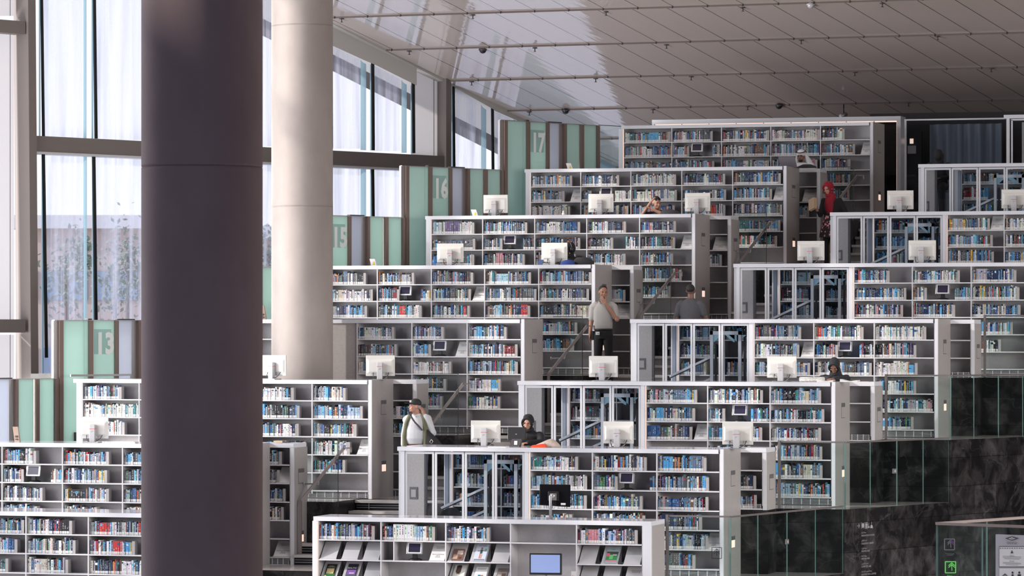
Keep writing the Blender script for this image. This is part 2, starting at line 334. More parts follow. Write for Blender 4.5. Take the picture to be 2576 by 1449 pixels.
def build_facade():
    TOPV = -260
    def pane(mb, u0, u1, vt0, vt1, vb, m, off=.05):
        p = [fa(u0, vt0, off), fa(u1, vt1, off)]; zb0 = fa(u0, vb, off); zb1 = fa(u1, vb, off)
        mb.face([zb0, zb1, p[1], p[0]], m)
    # brown frame uprights and transoms
    fr = MB()
    fbar(fr, 64, 83, TOPV, 985, FRAMEB, -.05, .35, .10)
    fbar(fr, 1118, 1131, 196, 445, FRAMEB, -.05, .35)
    frail(fr, 83, 341, 1120, 388, 40, FRAMEB)
    frail(fr, 88, 381, 1120, 410, 6, ALU, -.02, .3)
    frail(fr, -160, 36, 64, 42, 33, FRAMEB); frail(fr, -160, 803, 64, 806, 34, FRAMEB)
    fr.build('trim_2', kind='structure')
    # opaque white panel bays
    w = MB()
    for u0, u1, v0, v1 in ((-160, 63, TOPV, 38), (-160, 63, 76, 806), (-160, 63, 842, 960)):
        w.face([fa(u0, v1, .3), fa(u1, v1, .3), fa(u1, v0, .3), fa(u0, v0, .3)], FRAMEW)
        w.face([fa(50.5, v1, .28), fa(52, v1, .28), fa(52, v0, .28), fa(50.5, v0, .28)], SOCKD)
    w.face([fa(1052, 390, .2), fa(1118, 392, .2), fa(1118, 200, .2), fa(1052, 168, .2)], FRAMEW)
    w.face([fa(1107, 390, .18), fa(1108.5, 390, .18), fa(1108.5, 196, .18), fa(1107, 196, .18)], SOCKD)
    w.build('wall_facade', kind='structure')
    # glazing: wavy clear panes, blue tinted curved strips and black mullions
    n = 1
    def win(items, name):
        root = empty(name, F0+fdir*fs(items[0][0])); tag(root, kind='structure')
        g = MB(); b = MB(); k = MB()
        for (u0, u1, vt0, vt1, vb, typ) in items:
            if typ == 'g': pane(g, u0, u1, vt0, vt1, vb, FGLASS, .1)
            elif typ == 'b':                                             # curved strip: an arc bulging outwards
                N = 6; a0, a1 = fs(u0), fs(u1)
                for i in range(N):
                    t0, t1 = i/N, (i+1)/N; q = []
                    for t, top in ((t0, 0), (t1, 0), (t1, 1), (t0, 1)):
                        u = u0+(u1-u0)*t; o = .09+.12*math.sin(math.pi*(.5*t)); pp = fa(u, (vb if not top else vt0+(vt1-vt0)*t), 0); q.append(pp+fout*o)
                    b.face(q, BLUEG, True)
            else:
                x, d = on_line(u0, FP, FA); fbar(k, u0, u1, min(vt0, vt1), vb, BLACK, .05, .08, .08 if u0 < 300 else .02)
        if g.v: g.build('pane', root)
        if b.v: b.build('curved_pane', root)
        if k.v: k.build('mullion', root)
    T = TOPV
    win([(84,105,T,T,343,'b'),(105,110,T,T,343,'k'),(110,118,T,T,343,'b'),(118,218,T,T,346,'g'),(218,237,T,T,348,'b'),(237,243,T,T,348,'k'),(243,250,T,T,348,'b'),(250,440,T,T,352,'g')], 'window_1')
    win([(84,112,382,382,975,'b'),(112,118,382,382,900,'k'),(118,124,382,382,960,'b'),(124,218,384,384,960,'g'),(218,238,384,384,960,'b'),(238,245,384,384,960,'k'),(245,251,384,384,960,'b'),(251,440,386,386,960,'g')], 'window_2')
    win([(440,470,T,T,358,'b'),(470,600,T,T,358,'g'),(600,620,T,T,362,'b'),(620,627,T,T,362,'k'),(627,780,T,T,368,'g'),(780,834,T,40,370,'b'),(834,841,-40,60,372,'k')], 'window_3')
    win([(440,470,390,390,960,'b'),(470,600,390,390,960,'g'),(600,620,392,392,960,'b'),(620,627,392,392,960,'k'),(627,780,395,395,960,'g'),(780,834,398,398,900,'b'),(834,841,400,400,560,'k')], 'window_4')
    win([(841,915,112,149,374,'g'),(915,940,149,160,377,'b'),(940,946,112,112,378,'k'),(946,950,160,162,378,'b'),(950,1018,164,200,380,'g'),(1018,1042,200,212,384,'b'),(1042,1048,165,165,385,'k'),(1048,1052,213,215,386,'b')], 'window_5')
    win([(841,915,412,412,560,'g'),(915,940,412,412,560,'b'),(940,946,412,412,560,'k'),(946,950,412,412,560,'b'),(950,1120,414,414,560,'g')], 'window_6')
    win([(1131,1145,210,216,440,'b'),(1145,1149,216,219,440,'k'),(1149,1155,216,221,440,'b'),(1155,1218,225,262,440,'g'),(1218,1242,262,275,440,'b'),(1242,1247,258,258,440,'k'),(1247,1300,278,300,440,'g'),(1300,1620,300,440,470,'b')], 'window_7')
    # head of the facade: plaster band between glass and ceiling
    hb = MB()
    SO = MATS['soffit_plaster']
    for u0, u1, c0, c1, g0, g1 in ((834,915,58,102,112,149),(915,950,102,121,149,164),(950,1052,121,175,164,215),(1052,1120,150,185,166,202),(1120,1155,184,222,205,222),(1155,1247,220,272,224,276),(1247,1620,270,420,278,440)):
        hb.face([fa(u0, g0, .04), fa(u1, g1, .04), fa(u1, c1-60, .04), fa(u0, c0-60, .04)], SO)
    hb.build('trim_3', kind='structure')
    # the facade running on towards the camera, outside the picture: frames and mullions only, daylight comes between them
    s0 = fs(-170)
    run = MB()
    k = 0
    while s0-k*1.55 > -105:
        a = s0-k*1.55; big = k % 8 == 5; wd = .26 if big else .09
        q = []
        for z in (0, 30):
            for aa, o in ((a-wd/2, 0), (a+wd/2, 0), (a+wd/2, .3), (a-wd/2, .3)): p = F0+fdir*aa+fout*o; q.append((p.x, p.y, z))
        run.hexa(q, FRAMEB if big else BLACK); k += 1
    for z in (3.6, 9.6, 15.5, 21):
        q = []
        for zz in (z, z+.45):
            for aa, o in ((-105, 0), (s0, 0), (s0, .3), (-105, .3)): p = F0+fdir*aa+fout*o; q.append((p.x, p.y, zz))
        run.hexa(q, FRAMEB)
    run.build('trim_4', kind='structure')
    # sill wall
    sw = MB(); q = []
    for z in (0, 2.0):
        for aa, o in ((-105, -.05), (4, -.05), (4, .4), (-105, .4)): p = F0+fdir*aa+fout*o; q.append((p.x, p.y, z))
    sw.hexa(q, FRAMEW)
    q = []
    for z in (0, 30):
        for aa, o in ((-105, .31), (-62, .31), (-62, .5), (-105, .5)): p = F0+fdir*aa+fout*o; q.append((p.x, p.y, z))
    sw.hexa(q, DARKW); sw.build('wall_left', kind='structure')  # solid unseen stretch added to keep sun off the near column
build_facade()
# daylight portal in the plane of the facade (guides sky light only, gives off none)
pl = bpy.data.lights.new('daylight_portal', 'AREA'); po = bpy.data.objects.new('daylight_portal', pl); COL.objects.link(po)
pl.shape = 'RECTANGLE'; pl.size = 100; pl.size_y = 24; pl.cycles.is_portal = True; pl.energy = 1
po.location = F0+fdir*(-46)+fout*(.6)+Vector((0, 0, 12-H+5.8))
po.rotation_euler = Matrix((fdir, Vector((0,0,1)), fdir.cross(Vector((0,0,1))))).transposed().to_euler()
def chk_portal():
    z = po.rotation_euler.to_matrix() @ Vector((0,0,-1))
    if z.dot(-fout) < 0: po.rotation_euler = Matrix((-fdir, Vector((0,0,1)), (-fdir).cross(Vector((0,0,1))))).transposed().to_euler()
chk_portal()
# ---------------------------------------------------------------- closed shell of the hall, ground and what stands outside
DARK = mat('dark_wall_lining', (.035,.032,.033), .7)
def shell():
    m = MB(); m.box(-60, 45, -30, 100, -.4, 0, FLOORM); m.build('floor', kind='structure')
    m = MB(); m.box(14, 14.4, 62, 100, 0, 36, DARK); m.box(14, 14.4, 52, 62, 13, 36, DARK); m.box(27, 27.4, -12, 62, 0, 36, DARK); m.box(14, 27.4, 62, 62.4, 0, 36, DARK); m.build('wall_right', kind='structure')
    m = MB(); m.box(-75, 27.4, -12.4, -12, 0, 36, DARK); m.build('wall_front', kind='structure')
    m = MB(); m.box(-12.5, 14.4, 86, 86.4, 0, 12, DARK); m.box(-23.0, -12.5, 86, 86.4, 0, 12, mat('pale_back_wall', (.62,.58,.56), .6)); m.build('wall_back', kind='structure')  # left stretch made pale to lighten what the ceiling reflects
    g = MB(); g.box(-400, 300, -150, 420, -1.6, -1.4, mat('ground_outside', (.55,.5,.46), .9, noise=.1, nscale=.3)); g.build('ground_outside', kind='structure')
shell()
def outside():
    # sand-coloured campus building beyond the glass, with blue windows
    def bld(u0, u1, vt, d, label, nwin, stor):
        k = 1
        a = P((u0-U0)/F*d, d, 0); b = P((u1-U0)/F*d, d, 0); zt = H+(VH-vt)*d/F; ax = (b-a).normalized(); back = Vector((-ax.y, ax.x, 0))
        root = empty('building', (a.x, a.y, -1.4), label, 'building')
        def blk(mb, s0, s1, o0, o1, z0, z1, m):
            q = [a+ax*s+back*o for s, o in ((s0,o0),(s1,o0),(s1,o1),(s0,o1))]
            mb.hexa([(p.x,p.y,z0) for p in q]+[(p.x,p.y,z1) for p in q], m)
        L = (b-a).length; m = MB(); blk(m, 0, L, 0, 8, -1.4, zt, mat('sand_render', (.62,.49,.42), .8)); m.build('wall', root)
        m = MB(); blk(m, -.3, L+.3, -.4, 8.3, zt, zt+.5, mat('pale_cornice', (.8,.76,.74), .7)); m.build('roof', root)
        for s in range(stor):
            for i in range(nwin):
                m = MB(); c = L*(i+.5)/nwin; z = zt-1.6-2.9*s; blk(m, c-.35, c+.35, -.06, .1, z-1.1, z, mat('blue_window', (.12,.22,.36), .2)); m.build('window', root)
    bld(40, 480, 575, 150, 'sand coloured campus building seen through the glass facade at left', 7, 2)
    bld(560, 840, 600, 160, 'pale sand building seen through the glass between the two columns', 4, 2)
    # umbrella-like canopy on thin columns
    root = empty('canopy', P(-60, 620, -7.2), 'pale shade canopy on thin posts outside the left glass wall', 'canopy')
    m = MB(); CAN = mat('canopy_blue_grey', (.50,.53,.68), .7)
    d = 620
    pts = [((u-U0)/F*d, (VH-v)*d/F) for u, v in ((128,395),(210,388),(330,392),(470,395),(470,455),(345,470),(335,560),(300,470),(255,460),(240,560),(205,465),(150,455),(132,540),(120,540))]
    m.v += [tuple(P(x, d, z)) for x, z in pts]+[tuple(P(x, d+2, z)) for x, z in pts]; N = len(pts)
    m.f.append(tuple(range(N))); m.f.append(tuple(range(2*N-1, N-1, -1)))
    for i in range(N): m.f.append((i, (i+1) % N, (i+1) % N+N, i+N))
    for _ in range(N+2): m.m.append(m.mi(CAN)); m.c.append(None); m.sm.append(False)
    m.build('cloth', root)
    m = MB()
    for u, v0, v1 in ((165,455,545),(190,460,548),(200,462,542),(275,465,545),(290,468,545),(320,470,545)):
        m.tube([P((u-U0)/F*d, d, (VH-v0)*d/F), P((u+3-U0)/F*d, d, -7.2)], .22, mat('thin_post', (.2,.2,.25), .6), 6)
    m.build('post', root)
    m = MB(); m.hexa([tuple(P((u-U0)/F*d, dd, (VH-v)*d/F)) for v in (582, 545) for u, dd in ((120,d),(480,d),(480,d+9),(120,d+9))], CAN); m.build('fascia', root)
    # trees
    TR = mat('tree_leaf', (.26,.30,.22), .8); TK = mat('tree_trunk', (.2,.15,.12), .9)
    for i, (u, v, r, d, lab) in enumerate(((160,700,.95,112,'leftmost leafy tree outside the glass facade'),(205,640,.6,118,'slender tree outside beside the blue glass strip'),(283,720,1.0,126,'leafy tree outside near the large dark column'),(315,640,.9,136,'tall tree outside against the large dark column'),(355,700,1.0,146,'tree outside partly behind the large dark column'),(668,640,.8,120,'slender tree outside seen between the two columns'))):
        c = P((u-U0)/F*d, d, (VH-v)*d/F); root = empty('tree', (c.x, c.y, -1.4), lab, 'tree')
        m = MB(); m.tube([(c.x, c.y, -1.4), (c.x+.1, c.y, c.z)], [.12, .06], TK, 6); m.build('trunk', root)
        m = MB()
        for j in range(260):
            q = Vector((R.gauss(0, .3), R.gauss(0, .3), R.gauss(0, .6)))*r; p = c+q; s = .06+R.random()*.06; a = Vector((R.uniform(-1,1), R.uniform(-1,1), R.uniform(-1,1))).normalized(); b = a.orthogonal().normalized()
            m.face([p-a*s, p+b*s*.5, p+a*s, p-b*s*.5], TR)
        m.build('foliage', root)
outside()
# ---------------------------------------------------------------- columns
def concrete(name, c):
    m = bpy.data.materials.new(name); m.use_nodes = True; n = m.node_tree.nodes; l = m.node_tree.links; b = n['Principled BSDF']
    t = n.new('ShaderNodeTexCoord'); q = n.new('ShaderNodeTexNoise'); q.inputs['Scale'].default_value = 1.6; q.inputs['Detail'].default_value = 8; q.inputs['Roughness'].default_value = .6
    mp = n.new('ShaderNodeMapping'); mp.inputs['Scale'].default_value = (1, 1, .6)
    r = n.new('ShaderNodeValToRGB'); r.color_ramp.elements[0].position = .3; r.color_ramp.elements[1].position = .75
    r.color_ramp.elements[0].color = (*[x*.86 for x in c], 1); r.color_ramp.elements[1].color = (*[min(1, x*1.08) for x in c], 1); b.inputs['Specular IOR Level'].default_value = .2
    l.new(t.outputs['Object'], mp.inputs[0]); l.new(mp.outputs[0], q.inputs[0]); l.new(q.outputs[0], r.inputs[0]); l.new(r.outputs[0], b.inputs['Base Color']); b.inputs['Roughness'].default_value = .7
    q2 = n.new('ShaderNodeTexNoise'); q2.inputs['Scale'].default_value = 30; bp = n.new('ShaderNodeBump'); bp.inputs['Strength'].default_value = .08; l.new(t.outputs['Object'], q2.inputs[0]); l.new(q2.outputs[0], bp.inputs['Height']); l.new(bp.outputs[0], b.inputs['Normal'])
    return m
def column(u0, u1, d, joints, label, m):
    r = (u1-u0)/2*d/F; c = P(((u0+u1)/2-U0)/F*d, d+r, 0); mb = MB(); zs = [0]+sorted(H+(VH-v)*d/F for v in joints)+[26]
    pts = []; rr = []
    for i, (a, b) in enumerate(zip(zs, zs[1:])):
        pts += [(c.x, c.y, a+.004), (c.x, c.y, a+.03), (c.x, c.y, b-.03), (c.x, c.y, b-.004)]; rr += [r]*4
        if i < len(zs)-2: pts += [(c.x, c.y, b-.003), (c.x, c.y, b+.003)]; rr += [r-.006, r-.006]
    mb.tube(pts, rr, m, 96); return mb.build('column', label=label, cat='column', group='round concrete columns')
column(341.5, 651, 34.7, (415, -1300, 2100), 'thick dark round concrete column nearest the camera at left', concrete('grey_concrete', (.44,.32,.31)))
column(678, 834, 67.0, (60, 518, 980), 'pale round concrete column standing behind the counter, lit by sun', concrete('pale_concrete', (.405,.36,.338)))
# ---------------------------------------------------------------- shelving
DEP = .34
def shelf_z(zt, i): return zt-.335-.295*i                                # top surface of shelf board i
def bay(X0, X1, Y, zt, label, group, n=6, right_wall=False, back=SHELFM, ht=1.94):
    hb = ht-.08
    root = empty('bookcase', ((X0+X1)/2, Y, zt-ht), label, 'bookcase', group)
    m = MB(); m.box(X0, X1, Y+DEP, Y+DEP+.02, zt-hb, zt-.065, back); m.build('back_panel', root)
    m = MB(); m.box(X0-.007, X0+.007, Y, Y+DEP, zt-hb, zt-.065, SHELFM); m.box(X0-.008, X0+.008, Y-.002, Y, zt-hb, zt-.065, EDGE)
    m.build('side_panel', root)
    if right_wall: m = MB(); m.box(X1-.014, X1, Y, Y+DEP, zt-hb, zt-.065, SHELFM); m.build('side_panel', root)
    for i in range(n):
        z = shelf_z(zt, i); m = MB(); m.box(X0+.008, X1-.008, Y+.004, Y+DEP, z-.016, z, SHELFM); m.box(X0+.008, X1-.008, Y, Y+.004, z-.018, z, EDGE); m.build('shelf', root)
    m = MB(); zb = zt-ht; m.box(X0, X1, Y+.05, Y+.07, zb, zb+.105, BLACK)
    for j in range(5): m.box(X0, X1, Y+.03, Y+.05, zb+.012+.02*j, zb+.018+.02*j, EDGE)
    for j in range(7): x = X0+(X1-X0)*(j+.5)/7; m.box(x-.004, x+.004, Y+.028, Y+.05, zb+.01, zb+.105, EDGE)
    m.build('base_grille', root)
    return root
# books -------------------------------------------------------------------
PAL = [('white',(.74,.74,.74),13),('cream',(.58,.52,.44),5),('light grey',(.38,.39,.42),8),('dark grey',(.09,.09,.10),10),('black',(.015,.015,.02),13),('navy',(.02,.035,.09),11),
       ('deep blue',(.03,.09,.26),9),('sky blue',(.10,.38,.66),10),('pale blue',(.34,.50,.66),8),('teal',(.04,.18,.20),3),('bright red',(.48,.035,.035),2),('dark red',(.20,.025,.035),2.5),
       ('orange',(.60,.19,.05),1.5),('yellow',(.68,.45,.07),.9),('green',(.07,.18,.09),1.5),('brown',(.16,.09,.06),4),('pink',(.45,.20,.24),.8),('purple',(.13,.08,.20),1),('slate blue',(.11,.17,.26),10)]
PW = [p[2] for p in PAL]
BOOKSTUFF = MB(); NB = [0]; LIMIT = 297
def jit(c, a=.12): return tuple(min(1, max(0, x*(1+R.uniform(-a, a)))) for x in c)
def book_geo(mb, x, w, h, dep, Y, z, c, lean=0):
    y = Y+.03+R.random()*.012; cov = jit(c); pg = (.55,.5,.44)
    def sh(px, pz): return (px+lean*(pz-z), pz)
    q = []
    for pz in (z, z+h):
        for px, py in ((x, y), (x+w, y), (x+w, y+dep), (x, y+dep)): a, b = sh(px, pz); q.append((a, py, b))
    mb.col = cov; mb.hexa(q, BOOKM, {1: (BOOKM, pg)})
    def quad(x0, x1, z0, z1, col):
        mb.col = col; p = []
        for px, pz in ((x0, z0), (x1, z0), (x1, z1), (x0, z1)): a, b = sh(px, pz); p.append((a, y-.0008, b))
        mb.face(p, BOOKM)
    quad(x+w*.06, x+w*.94, z+.006, z+.046, (.80,.79,.78))              # library sticker
    quad(x+w*.3, x+w*.7, z+.016, z+.020, (.2,.2,.2)); quad(x+w*.3, x+w*.65, z+.026, z+.030, (.25,.25,.25))
    lum = sum(c)/3; ink = (.5,.5,.5) if lum < .3 else (.08,.08,.10)
    if R.random() < .12: ink = R.choice(PAL)[1]
    a = z+.055; b = z+h-.012
    t = R.random()
    if t < .75:
        zz = a+(b-a)*R.uniform(.02, .3)
        while zz < b-.015:
            e = zz+R.uniform(.008, .03); quad(x+w*.36, x+w*.64, zz, min(e, b), ink); zz = e+R.uniform(.003, .02)
            if R.random() < .18: break
    if t > .55: k = a+(b-a)*R.uniform(.5, .8); quad(x+.0005, x+w-.0005, k, k+R.uniform(.01, .04), jit(R.choices(PAL, PW)[0][1], .3))
def books(x0, x1, Y, z, where, group, indiv, tall=1, pale=False):
    x = x0+.006; n = 0; base = R.uniform(.185, .22)*tall; fam = None; last = None; seen = {}
    while x < x1-.012:
        if fam and fam[0] > 0: nm, c, w, h = fam[1]; fam[0] -= 1; w *= R.uniform(.95, 1.05)
        else:
            nm, c, _ = R.choices(PAL, PW)[0]; w = R.choices([R.uniform(.011, .018), R.uniform(.018, .028), R.uniform(.028, .045)], [4, 5, 2])[0]; h = base+R.gauss(0, .014)
            if pale and R.random() < .6: nm, c = 'white', (.64,.63,.61)
            h = min(.262, max(.165, h)); fam = [R.choice((3, 4, 6)), (nm, c, w, h)] if R.random() < .05 else None
        if x+w > x1: w = x1-x
        if w < .008: break
        n += 1; dep = R.uniform(.15, .2); lean = 0
        if indiv and NB[0] < LIMIT:
            NB[0] += 1; mb = MB(); book_geo(mb, x, w-.0012, h, dep, Y, z, c, lean)
            sz = 'thin' if w < .018 else 'thick' if w > .03 else ''
            nth = n; lab = f"{sz+' ' if sz else ''}{nm} book, {nth}{'th' if 10 < nth % 100 < 14 else {1:'st',2:'nd',3:'rd'}.get(nth % 10, 'th')} from left {where}".replace(' bay from left', ' bay')
            mb.build('book', label=lab, cat='book', group=group)
        else: book_geo(BOOKSTUFF, x, w-.0012, h, dep, Y, z, c, lean)
        x += w
    return x
def bookend(x, Y, z, where):
    m = MB(); m.box(x+.001, x+.004, Y+.02, Y+.25, z+.001, z+.205, SHELFM); m.box(x+.004, x+.05, Y+.02, Y+.25, z, z+.002, SHELFM)
    m.box(x+.001, x+.05, Y+.02, Y+.022, z+.001, z+.205, GREYP)
    m.build('bookend', label='grey metal bookend '+where, cat='bookend', group='bookends closing the rows of books')
def tablet(x, Y, z, where):
    root = empty('tablet_stand', (x, Y+.1, z), 'silver-framed tablet on a black foot '+where, 'tablet', 'catalogue tablets on the shelves')
    m = MB(); m.hexa([(x-.125,Y+.06,z+.095),(x+.125,Y+.06,z+.095),(x+.125,Y+.08,z+.095),(x-.125,Y+.08,z+.095),(x-.125,Y+.10,z+.275),(x+.125,Y+.10,z+.275),(x+.125,Y+.12,z+.275),(x-.125,Y+.12,z+.275)], STEEL); m.build('frame', root, bevel=.006)
    def q(x0, x1, t0, t1, o, mm):
        a = []
        for xx, t in ((x0,t0),(x1,t0),(x1,t1),(x0,t1)): a.append((x+xx, Y+.06+.04*t-o, z+.095+.18*t))
        m.face(a, mm)
    m = MB(); q(-.104, .104, .08, .92, .001, PAPER); q(-.09, .09, .15, .86, .002, mat('tablet_screen', (.035,.03,.06), .15)); m.build('screen', root)
    m = MB(); m.bar((x, Y+.1, z+.02), (x, Y+.1, z+.14), .07, .03, BLACK); m.sphere((x, Y+.12, z+.004), .09, BLACK, 16, (1.2, .9, .35)); m.build('foot', root)
def plate(x0, x1, Y, z, h, mb, m):
    mb.hexa([(x0,Y+.02,z+.012),(x1,Y+.02,z+.012),(x1,Y+.024,z+.004),(x0,Y+.024,z+.004),(x0,Y+.26,z+h),(x1,Y+.26,z+h),(x1,Y+.264,z+h-.006),(x0,Y+.264,z+h-.006)], m)
    mb.box(x0-.006, x1+.006, Y+.004, Y+.03, z+.001, z+.012, PLATE)
def notice(x0, x1, Y, z, where, blank=False):
    root = empty('notice_plate', ((x0+x1)/2, Y+.1, z), ('blank' if blank else 'printed')+' white sloping notice '+where, 'notice', 'sloping notice plates on the shelves')
    m = MB(); plate(x0, x1, Y, z, .25, m, PAPER); m.build('plate', root)
    if not blank:
        m = MB(); ay = Vector((0, .24, .238)).normalized(); L = .338; w = x1-x0
        def o(t): return Vector(((x0+x1)/2, Y+.018, z+.013))+ay*L*t
        put_text(m, arabic('من فضلك لا تعد الكتب'), .03, o(.76), (1,0,0), ay, INK, w*.62, True); put_text(m, arabic('بعد استخدامها'), .03, o(.68), (1,0,0), ay, INK, w*.42, True)
        put_text(m, 'Please do not reshelve the books', .03, o(.32), (1,0,0), ay, INK, w*.78, True); put_text(m, 'after use', .03, o(.24), (1,0,0), ay, INK, w*.25, True); put_text(m, 'We will do that', .03, o(.16), (1,0,0), ay, INK, w*.35, True)
        m.build('print', root)
# rows: photo columns of the upright dividers, and where the books end on each shelf --------------------------
ROWS = [
 ('L',1,1563,[1569,1690,1815,1939,2064,2190],[[1681,1787,1930,2056,2118],[1690,(1727,1791),1930,2060,2144],[1690,1790,1928,2050,2133],[0,0,0,1990,2133],[0,0,0,0,2130],[0]*5]),
 ('L',2,1320,[1335,1461,1587,1715,1843,1972],[[1433,1550,1695,1817,1957],[1413,(1482,1545),1697,1820,1935],[1427,1575,1690,1818,1962],[0,0,0,1830,1956],[0,0,0,0,1948],[0]*5]),
 ('L',3,1070,[1085,1214,1345,1476,1609,1742],[[1186,1319,1453,1567,1693],[1188,(1258,1314),1452,(1535,1572),1691],[1186,1314,1440,1567,1686],[0,0,0,1590,1707],[0,0,0,0,1680],[0]*5]),
 ('L',4,810,[815,949,1085,1219,1355,1490],[[913,1034,1183,1329,1480],[930,(997,1056),1177,1343,1475],[917,1053,1174,1326,1477],[0,0,0,1330,1444],[0,0,0,1300,1437],[0]*5]),
 ('L',5,618,[622,760,898,1036,1175,1312],[[0,-1,984,1109,1267],[0,-1,990,(1077,1999),1294],[0,-1,980,1127,1295],[0,-1,0,1115,1252],[0,-1,0,1105,1250],[0]*5]),
 ('L',6,185,[207,350,493,642,785,928],[[298,0,0,731,862],[350,0,0,745,904],[305,0,0,743,890],[0,0,0,760,873],[0,0,0,0,860],[0]*5]),
 ('L',7,-40,[-30,5,157,308,459,610],[[0,82,265,440,0],[0,(52,125),262,420,0],[0,98,265,450,0],[0,85,235,400,0],[0]*5,[0]*5]),
 ('L',8,-100,[-92,65,222,380,537],[[52,172,372,500],[35,182,330,500],[12,163,372,500],[0]*4,[0]*4,[0]*4]),
 ('R',3,2088,[2383,2526,2668],[[2483,2640],[2490,2640],[2493,2660],[0]*2,[0]*2,[0]*2]),
 ('R',4,1845,[2148,2295,2443,2592],[[2230,2408,2549],[2272,(2325,2400),2558],[2264,2395,2560],[0,0,2540],[0,0,2510],[0]*3]),
 ('R',5,1585,[1897,2047,2199,2352],[[2007,2165,2322],[2003,(2100,2160),2297],[2030,2185,2300],[0,2150,2298],[0,0,2346],[0,0,2290]]),
 ('R',6,1302,[1625,1780,1937,2093],[[1746,1912,2057],[1740,(1817,1887),2065],[1733,1910,2057],[0,1880,2060],[0,0,2062],[0,0,2088]]),
 ('R',7,1000,[1333,1490,1652,1812],[[1445,1618,1768],[1468,(1545,1632),1776],[1468,1608,1775],[1430,1615,1757],[0,0,1775],[0,0,1740]]),
 ('R',8,789,[800,958,1121,1284,1450,1617],[[935,1085,1222,0,1595],[0]*5,[0]*5,[0]*5,[0]*5,[0]*5]),
]
SHN = ['top','second','third','fourth','fifth','lowest']
ROWEND = {}
def counter(side, k, XL, XR, Y, D=1.1):
    z = ZT[k]; m = MB(); m.box(XL, XR, Y-.012, Y+D, z-.065, z-.004, WHITE); m.box(XL, XR, Y-.012, Y+D, z-.004, z, TOPM)
    m.build('counter_top', label=f'long white counter top capping the {bank(side,k)} of bookcases', cat='counter', group='white counter tops')
def step_light(x, Y, z, root, face='x'):
    m = MB(); w = .22
    m.box(x, x+.004, Y-w/2, Y+w/2, z-.02, z+.17, CORK); m.box(x+.004, x+.006, Y-w/2+.008, Y+w/2-.008, z-.012, z+.1, WARM); m.box(x+.004, x+.007, Y-w/2, Y+w/2, z+.1, z+.16, SOCKD); m.build('step_light', root)
def socket(x, Y, z, root):
    m = MB(); w = .27
    m.box(x, x+.003, Y-w/2, Y+w/2, z-.1, z+.14, SOCKD); m.box(x+.003, x+.006, Y-w/2+.004, Y+w/2-.004, z-.09, z+.075, GREYP); m.build('power_socket', root)
def end_panel(side, k, X, Y0, Y1, zt, zb, what, fx=.048, light=True, sock=True):
    root = empty('bookcase_end', (X, (Y0+Y1)/2, zb), f'grey end panel with white front edge at {what} of the {bank(side,k)}', 'end panel', 'grey end panels of the bookcase rows')
    m = MB(); m.box(X, X+.05, Y0+.03, Y1, zb, zt, GREYP); m.build('panel', root)
    m = MB(); m.box(X-.002, X+.051, Y0, Y0+.03, zb, zt, WHITE); m.build('front_edge', root)
    if sock: socket(X+.05, (Y0*.45+Y1*.55), zt-.48, root)
    if light: step_light(X+.05, (Y0*.45+Y1*.55), zt-1.5, root)
